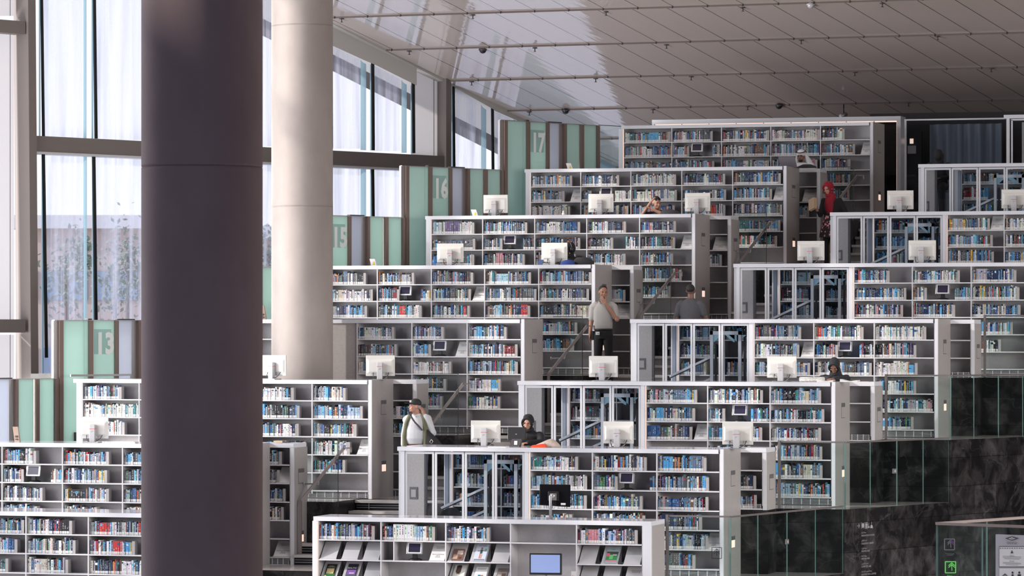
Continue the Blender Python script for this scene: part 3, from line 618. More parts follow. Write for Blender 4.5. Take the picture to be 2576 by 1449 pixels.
for side, k, ul, us, fills in sorted(ROWS, key=lambda q: (q[1] != 8, q[0] != 'R')):
    Y = YL(k) if side == 'L' else YR(k); zt = ZT[k]; X = [ux(u, Y) for u in us]; XL = ux(ul, Y); XE = X[-1]
    nb = len(us)-1; grp = f'bookcases of the {bank(side,k)}'
    for b in range(nb):
        blankb = any(f[b] == -1 for f in fills)
        where = f'{ORD[b]} bay from left'
        if blankb:
            m = MB(); m.box(X[b], X[b+1]-.01, Y+.02, Y+.06, zt-1.94, zt-.065, GREYP); m.build('blank_panel', label='plain grey closed panel beside the pale column, fifth left row', cat='panel'); continue
        if k == 8 and side == 'R': desc = ['with empty and magazine display plates','with tablet and notice','with magazines on sloping plates','with blue screen and no books','with green-covered brochure on a plate'][b]
        else:
            t = fills[1][b]; desc = 'with tablet on second shelf' if isinstance(t, tuple) and t[0] < us[b+1]-20 else ('with nearly full shelves' if t and t > us[b+1]-12 else 'partly filled with books')
        bay(X[b], X[b+1], Y, zt, f'grey open bookcase {desc}, {where}, {bank(side,k)}', grp, right_wall=(b == nb-1), n=1 if (side, k, b) == ('R', 8, 3) else 6)
        for r in range(6):
            v = fills[r][b]
            if not v: continue
            z = shelf_z(zt, r); wh = f'on {SHN[r]} shelf, {where}, {bank(side,k)}'
            segs = []
            if isinstance(v, tuple):
                segs.append((X[b]+.01, ux(v[0], Y), True))
                if v[1] < 1990 or side == 'R': segs.append((ux(v[1], Y), X[b+1]-.01, False))
            else:
                full = v >= us[b+1]-1; segs.append((X[b]+.01, X[b+1]-.01 if full else ux(v, Y), not full))
            for a, c, be in segs:
                e = books(a, c, Y, z, wh, f'books in the {bank(side,k)}', k == 8, pale=(R.random() < .12))
                if be and e+.05 < X[b+1] and z > H-6.2: bookend(e, Y, z, wh)
    # left upright with warm light strip
    lp = XL+.09 if side == 'L' else XL+.02
    if k != 8 or side == 'R':
        if side == 'L' or k == 8:
            m = MB(); m.box(X[0]-.10 if side == 'L' else X[0]-.085, X[0]-.012, Y-.01, Y+DEP+.1, zt-1.94, zt-.065, WHITE); m.build('end_post', label=f'white left upright of the {bank(side,k)}', cat='post', group='white uprights')
    m = MB(); m.box(X[0]-.010, X[0]-.001, Y-.002, Y+.01, zt-1.86, zt-.07, WARM); m.build('light_strip', label=f'thin warm light strip at the left edge of the {bank(side,k)}', cat='light strip', group='warm light strips')
    if side == 'L' or k == 8: pass
    # right end
    if k == 8 and side == 'R':
        counter(side, k, XL, XE+.13, Y, .75)
        root = empty('bookcase_end', (XE+.06, Y+.3, zt-1.94), 'broad white end frame at the right of the lowest right row', 'end panel', 'grey end panels of the bookcase rows')
        m = MB(); m.box(XE, XE+.13, Y-.012, Y+.03, zt-1.94, zt-.065, WHITE); m.build('front_edge', root); m = MB(); m.box(XE+.01, XE+.13, Y+.03, Y+.75, zt-1.94, zt-.065, GREYP); m.build('panel', root)
        ROWEND[(side, k)] = (XE+.13, Y+.75)
    else:
        counter(side, k, XL, XE-.03, Y, 1.1)
        end_panel(side, k, XE, Y-.012, Y+1.1, zt+.004, zt-1.94, 'the right end')
        if (side, k) in (('L', 5), ('L', 1), ('L', 8)): ROWEND[(side, k)] = (XE+.05, Y+1.1); continue
        # the second, slightly longer bookcase standing behind
        XR_ = XE+.40; Yb = Y+1.1
        m = MB(); m.box(XE-.3, XR_+.05, Yb, Yb+.6, zt-.075, zt-.008, WHITE); m.build('counter_top', label=f'short white top over the rear bookcase of the {bank(side,k)}', cat='counter', group='white counter tops')
        if True:
            bay(XE-.25, XR_, Yb, zt-.01, f'narrow rear bookcase showing past the right end of the {bank(side,k)}', 'rear bookcases', right_wall=True, n=3 if side == 'R' else 6, ht=zt-FL[k-1] if side == 'R' else 1.94)
            zb = zt-.01
            RB = {('L',4):[(1,.26,0),(2,0,1)], ('L',3):[(1,0,1),(2,.22,0)], ('L',2):[(1,0,1),(2,.18,0)], ('L',6):[(1,.34,0),(2,.28,0)], ('L',7):[(0,.18,0),(1,.14,1),(2,.26,0),(3,.22,0),(5,0,1)], ('R',7):[(1,.24,0),(2,.25,0)], ('L',5):[(0,.1,0)]}.get((side, k), [])
            for r, w, nt in RB:
                z = shelf_z(zb, r); wh = f'on {SHN[r]} shelf of the rear bookcase, {bank(side,k)}'
                if w: e = books(XE-.2, XE+.05+w*.8, Yb, z, wh, 'books', False); bookend(e, Yb, z, wh)
                if nt: notice(XR_-(.24 if w else .3), XR_-.02, Yb, z, wh, blank=(k == 7 and r == 1))
            end_panel(side, k, XR_, Yb, Yb+.65, zt-.077, FL[k-1] if side == 'R' else zt-1.94, 'the rear bookcase', light=side == 'L')
        ROWEND[(side, k)] = (XR_+.05, Yb+.65)
# tablets and notices on the shelves, at photo columns
for side, k, u in (('L',1,1754),('L',2,1525),('L',3,1283),('L',4,1020),('L',5,1107),('L',7,85),('R',4,2372),('R',5,2126),('R',6,1862),('R',7,1577),('R',8,1044)):
    Y = YL(k) if side == 'L' else YR(k); tablet(ux(u, Y+.1), Y, shelf_z(ZT[k], 1), f'on the second shelf of the {bank(side,k)}')
for side, k, r, u0, u1 in (('L',1,1,2165,2189),('L',2,1,1434,1460),('L',2,1,1945,1971),('L',3,1,1712,1741),('L',4,1,1188,1217),('L',5,1,1145,1174),('L',6,3,897,927),('R',3,0,2491,2524),('R',5,1,2014,2045),('R',6,2,1745,1778),('R',7,4,1776,1810)):
    Y = YL(k) if side == 'L' else YR(k); notice(ux(u0, Y), ux(u1, Y), Y, shelf_z(ZT[k], r), f'on the {SHN[r]} shelf at u of the {bank(side,k)}'.replace(' at u', ' right end' if u1 > 1900 or (side,k) in (('L',3),('L',6),('R',7)) else ''))
# ---------------------------------------------------------------- magazine plates and screen in the nearest row
BLKP = mat('black_label_panel', (.05,.048,.052), .5)
def r8_displays():
    Y = YR(8); zt = ZT[8]; us = [800,958,1121,1284,1450,1617]; X = [ux(u, Y) for u in us]
    CV = {}
    def cover(x0, x1, z, style, label):
        root = empty('magazine', ((x0+x1)/2, Y+.1, z), label, 'magazine', 'magazines on the sloping plates')
        ax = Vector((1,0,0)); ay = Vector((0, .24, .238)).normalized(); nn = Vector((0, -.238, .24)).normalized(); o = Vector((x0, Y+.02, z+.013))+nn*.001
        w = x1-x0; h = style.get('h', .30)
        m = MB(); c = [o, o+ax*w, o+ax*w+ay*h, o+ay*h]; m.hexa([p for p in c]+[p+nn*.012 for p in c], mat(style['n']+'_cover', style['c'], .4)); m.build('cover', root)
        m = MB(); o2 = o+nn*.0127
        for (a, b, cc, d, colr) in style['blocks']:
            q = [o2+ax*w*a+ay*h*b, o2+ax*w*cc+ay*h*b, o2+ax*w*cc+ay*h*d, o2+ax*w*a+ay*h*d]; m.face(q, mat('print_%02x%02x%02x' % tuple(int(255*t) for t in colr), colr, .45)); o2 = o2+nn*.0003
        for (txt, size, fx, fy, fit, colr) in style.get('text', []):
            put_text(m, txt, size, o2+nn*.0006+ax*w*fx+ay*h*fy, ax, ay, mat('print_%02x%02x%02x' % tuple(int(255*t) for t in colr), colr, .45), w*fit, True)
        m.build('print', root)
    st = {
     'green': dict(n='green_book', c=(.015,.015,.01), h=.27, blocks=[(.0,.0,1,.3,(.03,.16,.05)),(.12,.3,.85,.68,(.62,.48,.24)),(.04,.05,.2,.18,(.7,.5,.3))], text=[('Transitions in', .02, .5, .83, .5, (.8,.78,.7)), ('Modern Ambition', .02, .5, .76, .7, (.8,.78,.7))]),
     'baltic': dict(n='baltic_book', c=(.02,.02,.03), h=.28, blocks=[(.0,.0,1,.26,(.10,.10,.16)),(.06,.26,.94,.58,(.22,.10,.40)),(.3,.30,.8,.40,(.55,.42,.62))], text=[('BALTIC', .04, .5, .66, .86, (.85,.84,.86))]),
     'brown': dict(n='red_brown_magazine', c=(.22,.12,.09), h=.22, blocks=[(.1,.1,.5,.5,(.5,.35,.28)),(.4,.5,.9,.85,(.65,.55,.48)),(.6,.1,.9,.3,(.12,.05,.04))]),
     'sport': dict(n='fitness_magazine', c=(.62,.68,.80), h=.32, blocks=[(.42,.12,.52,.42,(.55,.2,.12)),(.56,.12,.64,.38,(.6,.25,.15)),(.42,.42,.62,.66,(.05,.1,.1)),(.2,.55,.42,.61,(.6,.28,.18)),(.62,.58,.80,.64,(.6,.28,.18)),(.78,.56,.94,.72,(.1,.45,.35)),(.44,.68,.58,.78,(.3,.15,.1)),(.05,.02,.95,.08,(.2,.22,.3))], text=[('Practical Programming for', .02, .5, .9, .7, (.15,.2,.3)), ('Strength Training', .02, .5, .85, .6, (.15,.2,.3))]),
     'face': dict(n='portrait_magazine', c=(.74,.72,.68), h=.30, blocks=[(.2,.5,.62,.95,(.06,.04,.035)),(.28,.42,.56,.8,(.13,.07,.05)),(.3,.86,.55,.97,(.02,.02,.02)),(.62,.05,.98,.95,(.82,.8,.76))], text=[('FRIDAY', .03, .5, .12, .8, (.45,.38,.3))]),
     'white': dict(n='white_magazine', c=(.86,.86,.85), h=.27, blocks=[(.1,.08,.9,.55,(.75,.76,.78)),(.3,.16,.52,.42,(.05,.2,.28)),(.5,.14,.75,.4,(.35,.2,.15)),(.0,.0,1,.1,(.02,.2,.24))], text=[('Healthcare', .02, .5, .86, .7, (.1,.1,.1)), ('Management', .02, .5, .8, .7, (.1,.1,.1))]),
     'grey': dict(n='grey_magazine', c=(.25,.22,.21), h=.25, blocks=[(.1,.15,.6,.5,(.5,.45,.42)),(.5,.2,.9,.6,(.12,.08,.07))], text=[('Black Sheep', .03, .5, .84, .8, (.5,.1,.06))]),
     'garden': dict(n='garden_brochure', c=(.42,.50,.54), h=.31, blocks=[(.02,.16,.98,.7,(.06,.08,.06)),(.02,.16,.98,.42,(.05,.26,.09)),(.3,.22,.6,.5,(.16,.50,.18)),(.02,.4,.3,.6,(.7,.12,.2)),(.02,.06,.98,.14,(.8,.2,.28)),(.55,.45,.9,.52,(.5,.5,.5))], text=[(arabic('مكتبة'), .03, .5, .8, .3, (.1,.12,.12))]),
    }
    spots = {0: {1: [None, None, None], 2: ['green', 'baltic', None]}, 2: {1: ['brown', 'sport', None], 2: ['face', 'white', 'grey']}, 4: {1: [None, 'garden', None], 2: [None, None, 'notice']}}
    words = {'green': 'dark green book with tan panel, BALTIC book to its right', 'baltic': 'purple and black book titled BALTIC', 'brown': 'small red-brown magazine, left of the sport cover', 'sport': 'pale blue cover with an exercising athlete', 'face': 'pale magazine with a dark portrait, below the red-brown one', 'white': 'white magazine with small teal picture, in the middle of the lower plates', 'grey': 'grey-brown magazine at the right of the lower plates', 'garden': 'grey brochure with green and red landscape on a sloping plate'}
    pos = ['left', 'middle', 'right']
    for b, rows in spots.items():
        for r, it in rows.items():
            z = shelf_z(zt, r); w = (X[b+1]-X[b])
            for i, what in enumerate(it):
                x0 = X[b]+.03+i*w*.338; x1 = x0+.245
                if what == 'notice': notice(x0, x1+.04, Y, z, 'at the lower right corner of the nearest right row'); continue
                root = empty('display_plate', ((x0+x1)/2, Y+.1, z), f'{"empty " if what is None else ""}sloping grey display plate, {pos[i]} of three, {"upper" if r==1 else "lower"} plates, {ORD[b]} bay of nearest row', 'display plate', 'sloping display plates of the nearest row')
                m = MB(); plate(x0, x1, Y, z, .25, m, PLATE); m.build('plate', root)
                if i < 2: m = MB(); m.hexa([(x1+.002,Y+.25,z+.02),(x1+.075,Y+.25,z+.02),(x1+.075,Y+.26,z+.02),(x1+.002,Y+.26,z+.02),(x1+.002,Y+.28,z+.26),(x1+.075,Y+.28,z+.26),(x1+.075,Y+.29,z+.26),(x1+.002,Y+.29,z+.26)], BLKP)
                if i < 2: put_text(m, arabic('مجلات'), .03, (x1+.04, Y+.245, z+.12), (-.0,0,1), (-1,0,0), mat('label_text', (.4,.38,.42), .5), .07, True); m.build('side_label', root)
                if what: cover(x0+.05, x0+.05+(.17 if what == 'brown' else .155 if what in ('green','baltic','grey') else .18), z, st[what], words[what])
    # small upright partition with socket plates in the tablet bay
    z = shelf_z(zt, 1); xx = X[1]+.2
    m = MB(); m.box(xx-.006, xx+.006, Y+.002, Y+DEP, z, z+.284, SHELFM); m.box(xx-.007, xx+.007, Y, Y+.003, z, z+.284, EDGE); m.build('partition', label='small upright partition beside the tablet in the nearest row', cat='partition')
    m = MB(); m.box(xx-.012, xx-.006, Y+.09, Y+.17, z+.09, z+.2, SOCKD); m.box(xx-.012, xx-.007, Y+.19, Y+.22, z+.09, z+.2, STEEL); m.build('power_socket', label='dark socket plates on the partition left of the nearest tablet', cat='socket')
    notice(X[2]-.26, X[2]-.03, Y, z, 'beside the tablet in the nearest right row')
    # wide dark screen showing a pale blue picture, in the bookless fourth bay
    xs = ux(1377, Y-.1); zz = at(0, 1393, Y-.1).z
    root = empty('computer_screen', (xs, Y-.15, shelf_z(zt, 5)), 'wide black screen with pale blue display in front of the bookless bay', 'screen')
    def rot(px, pz, o=0): a = math.radians(1.5); return (xs+px*math.cos(a)-pz*math.sin(a)*0, Y-.2-o+px*.12, zz+pz)
    m = MB(); w, h = .235, .155
    m.hexa([rot(-w,-h,.0), rot(w,-h,.0), rot(w,-h,-.03), rot(-w,-h,-.03), rot(-w,h,.0), rot(w,h,.0), rot(w,h,-.03), rot(-w,h,-.03)], BLACK); m.build('bezel', root, bevel=.006)
    m = MB(); m.face([rot(-w+.022,-h+.03,.002), rot(w-.022,-h+.03,.002), rot(w-.022,h-.02,.002), rot(-w+.022,h-.02,.002)], mat('blue_display', (.10,.13,.25), .1, emit=(.28,.36,.62), es=.75)); m.build('display', root)
    m = MB(); m.tube([(xs, Y-.17, zz-.5), (xs, Y-.17, zz-.1)], .018, STEEL, 12); m.box(xs-.12, xs+.12, Y-.3, Y-.02, zz-.52, zz-.5, STEEL); m.build('stand', root)
    m = MB(); m.box(xs-.3, xs+.3, Y-.35, Y-.012, zz-.56, zz-.521, WHITE); m.build('ledge', label='white ledge holding the blue screen in front of the nearest row', cat='ledge')
    # notice pinned left of bay divider, red device at the end
    xn = ux(1437, Y+.1); zn = at(0, 1440, Y).z
    root = empty('wall_notice', (xn, Y+.3, zn), 'small white and red notice beside the blue screen', 'notice')
    m = MB(); m.box(xn-.06, xn+.04, Y+.31, Y+.315, zn-.06, zn+.16, PAPER); m.build('sheet', root)
    m = MB(); m.box(xn-.04, xn+.02, Y+.306, Y+.309, zn-.04, zn-.025, RED); m.box(xn-.04, xn-.034, Y+.306, Y+.309, zn-.04, zn+.1, RED); m.box(xn-.02, xn+.02, Y+.306, Y+.309, zn+.02, zn+.09, INK); m.build('print', root)
    x = ux(1612, Y-.1); m = MB(); m.box(x-.045, x+.05, Y-.12, Y-.014, zt-.95, zt-.875, RED); m.box(x-.03, x+.035, Y-.122, Y-.118, zt-.93, zt-.9, PAPER); m.build('red_box', label='small red and white box hanging at the right post of the nearest row', cat='box')
r8_displays()
# ---------------------------------------------------------------- glazed screens left of the right-hand bookcases
def screen(k, ul, posts, uend):
    Y = YR(k); zt = ZT[k]; zb = zt-1.94; XL = ux(ul, Y)+.05; XE = ux(uend, Y)-.02; n = 4
    root = empty('glass_screen', ((XL+XE)/2, Y, zb), f'white framed four-pane glass screen at the left of the {bank("R",k)}', 'glass screen', 'white framed glass screens')
    for bx in ((XL, XL+.06, Y+.01, Y+.07, zb, zt-.065, WHITE), (XL-.07, XL-.02, Y+.12, Y+.2, zb, zt-.07, ALU), (XE-.07, XE, Y+.01, Y+.07, zb, zt-.065, WHITE)): m = MB(); m.box(*bx); m.build('upright', root)
    a0 = XL+.06; a1 = XE-.07; w = (a1-a0)/n
    for i in range(n):
        x0 = a0+i*w+.006; x1 = a0+(i+1)*w-.006; t = .032; m = MB()
        m.box(x0, x0+t, Y+.02, Y+.05, zb, zt-.075, ALU); m.box(x1-t, x1, Y+.02, Y+.05, zb, zt-.075, ALU); m.box(x0+t, x1-t, Y+.02, Y+.05, zt-.11, zt-.075, ALU); m.box(x0+t, x1-t, Y+.02, Y+.05, zb, zb+.05, ALU)
        f = m.build('pane_frame', root); m = MB(); m.face([(x0+t, Y+.035, zb+.05), (x1-t, Y+.035, zb+.05), (x1-t, Y+.035, zt-.11), (x0+t, Y+.035, zt-.11)], GLASS2); m.build('glass', f)
    # what stands behind the glass: a bookcase, a platform lift with its sloping rails, a chair
    xb = a0+w+.05; xe = XE+.10; yb = Y+.80
    m2 = (xb+xe)/2
    for j, (p, q) in enumerate(((xb, m2), (m2, xe))):
        bay(p, q, yb, zt-.01, f'bookcase seen through the glass, {"left" if j==0 else "right"} one behind the {bank("R",k)} screen', 'bookcases behind the glass screens', right_wall=j == 1)
        for r in range(4):
            if r == 3 and k != 7: continue
            if j == 1 and r == 1 and k in (5, 6): notice(p+.3, p+.6, yb, shelf_z(zt-.01, r), f'behind the glass screen of the {bank("R",k)}'); books(p+.7, q-.1, yb, shelf_z(zt-.01, r), '', '', False); continue
            books(p+.02, p+(q-p)*R.uniform(.55, .97), yb, shelf_z(zt-.01, r), '', '', False)
    m = MB(); m.box(xb-.14, xb-.02, yb-.02, yb+.4, zb, zt-.07, WHITE); m.build('end_post', label=f'white upright behind the glass of the {bank("R",k)}', cat='post', group='white uprights behind glass')
    m = MB(); m.box(xb-.02, xb-.008, yb-.004, yb+.01, zb+.1, zt-.08, WARM); m.build('light_strip', label=f'warm light strip behind the glass of the {bank("R",k)}', cat='light strip', group='warm light strips')
    lr = empty('platform_lift', (m2+.35, Y+.3, zb), f'glazed wheelchair platform lift behind the glass of the {bank("R",k)}', 'lift', 'platform lifts behind the glass')
    fx0, fx1 = m2-.12, xe-.42; yl = Y+.28
    m = MB()
    for x in (fx0, fx1): m.box(x, x+.05, yl, yl+.05, zb, zt-.2, ALU)
    m.box(fx0, fx1+.05, yl, yl+.05, zt-.26, zt-.2, ALU); m.box(fx1+.07, fx1+.10, yl+.1, yl+.15, zb, zt-.19, DSTEEL); m.box(fx1+.13, fx1+.16, yl+.3, yl+.35, zb, zt-.2, ALU); m.build('door_frame', lr)
    m = MB(); BL = mat('lift_blue_bracket', (.30,.48,.58), .4)
    for x, s in ((fx0+.05, 1), (fx0+.42, -1), (fx0+.46, 1), (fx1, -1)): m.hexa([(x,yl+.01,zt-.262),(x+s*.16,yl+.01,zt-.262),(x+s*.16,yl+.03,zt-.262),(x,yl+.03,zt-.262),(x,yl+.01,zt-.38),(x+s*.02,yl+.01,zt-.38),(x+s*.02,yl+.03,zt-.38),(x,yl+.03,zt-.38)] if s > 0 else [(x-.16,yl+.01,zt-.262),(x,yl+.01,zt-.262),(x,yl+.03,zt-.262),(x-.16,yl+.03,zt-.262),(x-.02,yl+.01,zt-.38),(x,yl+.01,zt-.38),(x,yl+.03,zt-.38),(x-.02,yl+.03,zt-.38)], BL)
    m.build('bracket', lr)
    m = MB()
    for dz in (0, .36): m.bar((fx0-.72, yl+.1, zb+.62+dz), (fx0, yl+.1, zb+.95+dz), .05, .035, ALU); m.bar((fx0-.72, yl+.12, zb+.59+dz), (fx0, yl+.12, zb+.92+dz), .05, .012, DSTEEL)
    m.build('rail', lr)
    m = MB(); m.box(fx0+.06, fx1, yl+.2, yl+.25, zb+.35, zb+.42, DSTEEL); m.box(fx0+.08, fx0+.11, yl, yl+.04, zb+.7, zb+1.5, BLACK); m.box(fx0-.03, fx1+.1, yl-.05, yl, zb+.06, zb+.2, mat('lift_ramp', (.30,.36,.42), .35)); m.build('platform', lr)
    m = MB()
    for x in (fx0-.62, fx0+.75): m.box(x-.12, x-.06, yl+.33, yl+.38, zb, zt-.1, mat('blue_grey_upright', (.28,.31,.38), .4))
    m.build('upright', lr)
    xp = a0-.27; pr = empty('side_panel_unit', (xp+.2, Y+.9, zb), f'plain grey panel with dark socket behind the first pane, {bank("R",k)}', 'panel', 'grey panels behind the glass')
    m = MB(); m.box(xp, xp+.30, Y+.9, Y+.94, zb, zt-.07, GREYP); m.build('panel', pr); m = MB(); m.box(xp+.31, xp+.34, Y+.88, Y+.94, zb, zt-.07, DSTEEL); m.build('edge', pr); m = MB(); m.box(xp+.06, xp+.19, Y+.892, Y+.9, zt-.85, zt-.66, SOCKD); m.box(xp+.085, xp+.165, Y+.888, Y+.892, zt-.82, zt-.7, CORK); m.build('socket', pr)
    x = fx0-.5; ch = empty('chair', (x, yl-.05, zb), f'dark chair with curved back behind the glass of the {bank("R",k)}', 'chair', 'dark chairs behind the glass')
    m = MB(); pts = [(x+.19*math.cos(t), yl-.08, zb+.62+.19*(k==7)+.19*math.sin(t)) for t in [math.pi*i/10 for i in range(11)]]
    i0 = len(m.v); m.v += [(p[0], p[1]-.02, p[2]) for p in pts]+[(p[0], p[1]+.02, p[2]) for p in pts]; N = len(pts); m.f.append(tuple(range(N))); m.f.append(tuple(range(2*N-1, N-1, -1)))
    for i in range(N): m.f.append((i, i+N, (i+1) % N+N, (i+1) % N))
    for _ in range(N+2): m.m.append(m.mi(BLACK)); m.c.append(None); m.sm.append(False)
    m.box(x-.18, x+.18, yl-.09, yl-.06, zb+.5, zb+.64+.17*(k==7), BLACK); m.build('backrest', ch)
    m = MB(); m.box(x-.2, x+.2, yl-.06, yl+.29, zb+.46, zb+.5, BLACK); m.build('seat', ch)
    for q, (sx_, sy_) in enumerate(((-1,0),(1,0),(-1,1),(1,1))): m = MB(); m.tube([(x+sx_*.18, yl-.04+sy_*.3, zb), (x+sx_*.15, yl-.01+sy_*.25, zb+.46)], .012, STEEL, 6); m.build('leg', ch)
for k, ul, ue in ((7,1000,1333),(6,1302,1625),(5,1585,1897),(4,1845,2148),(3,2088,2383),(2,2310,2610)): screen(k, ul, None, ue)
# the second right row is glass for its whole visible length, the top one only shows its left corner
counter('R', 2, ux(2310, YR(2)), ux(2760, YR(2)), YR(2))
def row1_right():
    Y = YR(1)+.2; X = ux(2525, Y); z = ZT[1]+.1; m = MB(); m.box(X, X+2.2, Y, Y+1, z-.07, z, WHITE); m.build('counter_top', label='short white counter at the upper right corner of the picture', cat='counter', group='white counter tops')
    root = empty('glass_screen', (X+.6, Y, z-2), 'dark glass screen under the upper right corner counter', 'glass screen')
    m = MB(); m.box(X+.05, X+.11, Y+.01, Y+.07, z-2, z-.07, WHITE); m.box(X+.14, X+.17, Y+.02, Y+.05, z-2, z-.1, ALU); m.box(X+.14, X+1.4, Y+.02, Y+.05, z-.11, z-.08, ALU); m.build('frame', root)
    m = MB(); m.face([(X+.17, Y+.03, z-2), (X+1.4, Y+.03, z-2), (X+1.4, Y+.03, z-.1), (X+.17, Y+.03, z-.1)], GLASS2); m.build('glass', root)
    m = MB(); m.box(X+.2, X+2.2, Y+.9, Y+.95, z-2, z-.1, GREYP); m.build('blank_panel', label='plain dim panel behind the upper right corner glass', cat='panel')
row1_right()
# ---------------------------------------------------------------- terraces, stairs, guards
C8 = Vector((-13.795, 56.19, 0)); C7 = Vector((-12.924, 60.05, 0)); C6 = Vector((-11.83, 62.99, 0)); C5 = Vector((-10.74, 65.94, 0)); C4 = Vector((-9.65, 68.88, 0)); C3 = Vector((-8.56, 71.82, 0)); C2 = Vector((-7.5, 74.76, 0))
CK = {8: C8, 7: C7, 6: C6, 5: C5, 4: C4, 3: C3, 2: C2}
XLEFT = {8:-33.5, 7:-32, 6:-30.6, 5:-29.2, 4:-27.8, 3:-26.2, 2:-24.8, 1:-23.4}
def prism(mb, poly, z0, z1, ms, mt):
    i = len(mb.v); n = len(poly); mb.v += [(p[0], p[1], z0) for p in poly]+[(p[0], p[1], z1) for p in poly]
    mb.f.append(tuple(i+n+j for j in range(n))); mb.m.append(mb.mi(mt)); mb.f.append(tuple(i+j for j in reversed(range(n)))); mb.m.append(mb.mi(ms))
    for j in range(n): mb.f.append((i+j, i+(j+1) % n, i+n+(j+1) % n, i+n+j)); mb.m.append(mb.mi(ms))
    mb.c += [mb.col]*(n+2); mb.sm += [False]*(n+2)
SW = 2.0
def terraces():
    # lowest floor
    m = MB(); prism(m, [(-34, 48), (-16.5, 48), (C8.x, C8.y), (C8.x, C8.y+.02), (-34, C8.y+1.1)], 0, FL[8], STONE, FLOORM); m.build('floor', kind='structure')
    for k in range(8, 1, -1):
        z = FL[k-1]; yl = YL(k)+1.72; ybk = YL(k-1)+1.74; m = MB(); c = CK[k]; cn = CK[k-1] if k > 2 else Vector((-6.5, 78, 0))
        if k == 8:
            prism(m, [(XLEFT[k], yl), (-22, yl), (-22, ybk), (XLEFT[k], ybk)], 0, z, STONE, FLOORM)
            prism(m, [(-22, YL(k)+2.6), (ROWEND[('R',8)][0]-2, YL(k)+2.6), (ROWEND[('R',8)][0]-2, ybk), (-22, ybk)], 0, z, STONE, FLOORM)
            prism(m, [(ROWEND[('R',8)][0]-2, c.y), (c.x, c.y), (cn.x, cn.y), (cn.x, ybk), (ROWEND[('R',8)][0]-2, ybk)], 0, z, STONE, FLOORM)
        else:
            xe = ROWEND[('L',k)][0]
            prism(m, [(XLEFT[k], yl), (xe+.47, yl), (xe+.47, ybk), (XLEFT[k], ybk)], 0, z, STONE, FLOORM)
            prism(m, [(xe+.47, YL(k)+3.05), (xe+SW, YL(k)+3.05), (xe+SW, ybk), (xe, ybk)], 0, z, STONE, FLOORM)
            if ('R', k) in ROWEND:
                xr, yr = ROWEND[('R',k)]; prism(m, [(xe+SW, YR(k)+1.9), (xr-.47, YR(k)+1.9), (xr-.47, YR(k)+1.12), (xr+.02, YR(k)+1.12), (xr+.02, c.y), (c.x, c.y), (cn.x, cn.y), (cn.x, ybk), (xe+SW, ybk)], 0, z, STONE, FLOORM)
            elif xe+SW < c.x: prism(m, [(xe+SW, c.y), (c.x, c.y), (cn.x, cn.y), (cn.x, ybk), (xe+SW, ybk)], 0, z, STONE, FLOORM)
        m.build('floor', kind='structure')
        if k == 8: continue
        # flight of six steps: light treads over dark louvred risers
        root = empty('staircase', (xe+SW/2, YL(k)+1.1, FL[k]), f'short flight of pale stone steps right of the {bank("L",k)}', 'stairs', 'flights of steps between the terraces')
        for i in range(6):
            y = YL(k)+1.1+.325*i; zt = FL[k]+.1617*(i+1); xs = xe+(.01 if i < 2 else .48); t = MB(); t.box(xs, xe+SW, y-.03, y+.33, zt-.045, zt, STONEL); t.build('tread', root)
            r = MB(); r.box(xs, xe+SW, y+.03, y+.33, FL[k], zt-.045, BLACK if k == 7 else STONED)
            for q in (0, 1) if k == 7 else (): zz = zt-.085-.04*q; r.box(xs+.01, xe+SW, y+.015, y+.03, zz, zz+.006, EDGE)
            for q in range(2) if k == 7 else (): r.box(xe+.7+q*.8, xe+.706+q*.8, y+.014, y+.03, zt-.15, zt-.045, EDGE)
            r.build('riser', root)
        # guard glass on the side wall and the sloping handrail
        g = empty('glass_guard', (xe, YL(k)+2.5, z), f'clear glass guard panel beside the steps, right of the {bank("L",k)}', 'glass guard', 'glass guards beside the steps')
        yg = YL(k)+1.80
        m = MB(); m.box(xe-.02, xe+.50, yg, yg+.012, z-.08, z+1.02, GLASS); m.build('pane', g)
        m = MB(); m.box(xe+.50, xe+.508, yg-.002, yg+.014, z-.08, z+1.02, DSTEEL); m.box(xe-.02, xe+.508, yg-.004, yg+.016, z+1.02, z+1.032, DSTEEL); m.build('glass_edge', g)
        hr = empty('handrail', (xe+.07, YL(k)+1.3, FL[k]), f'sloping flat metal handrail of the steps right of the {bank("L",k)}', 'handrail', 'handrails of the steps')
        RM = mat('handrail_bronze', (.36,.32,.31), .35, .6); m = MB(); x = xe+.06; y0 = YL(k)+1.25; x1 = xe+.55; y1 = YL(k)+1.95
        a = Vector((x, y0, FL[k]+1.0)); b = Vector((x1, y1, FL[k-1]+.86))
        m.bar((x, y0, FL[k]+.05), (x, y0, FL[k]+1.03), .045, .03, RM, (0,1,0)); m.bar(a, b, .02, .05, RM); m.bar(b-Vector((.02,0,0)), b+Vector((.13,.02,0)), .05, .02, RM)
        m.bar(b+Vector((.12,.02,0)), b+Vector((.12,.02,-.07)), .02, .03, RM, (0,1,0)); m.build('rail', hr)
        m = MB(); q = a.lerp(b, .42)-Vector((0,0,.03)); m.tube([(xe, q.y+.02, q.z-.05), (q.x, q.y, q.z-.05), (q.x, q.y, q.z)], .012, STEEL, 8); m.sphere((xe+.01, q.y+.02, q.z-.05), .03, STEEL, 10, (.4,1,1)); m.build('bracket', hr)
    # top floor
    m = MB(); prism(m, [(XLEFT[1], YL(1)+1.7), (8, YL(1)+1.7), (8, 86), (XLEFT[1], 86)], 0, FL[1]+.97, STONE, FLOORM); m.build('floor', kind='structure')
    # right-hand glass guards following the black stone wall
    TOPR = mat('guard_top_rail', (.22,.20,.20), .4, .5)
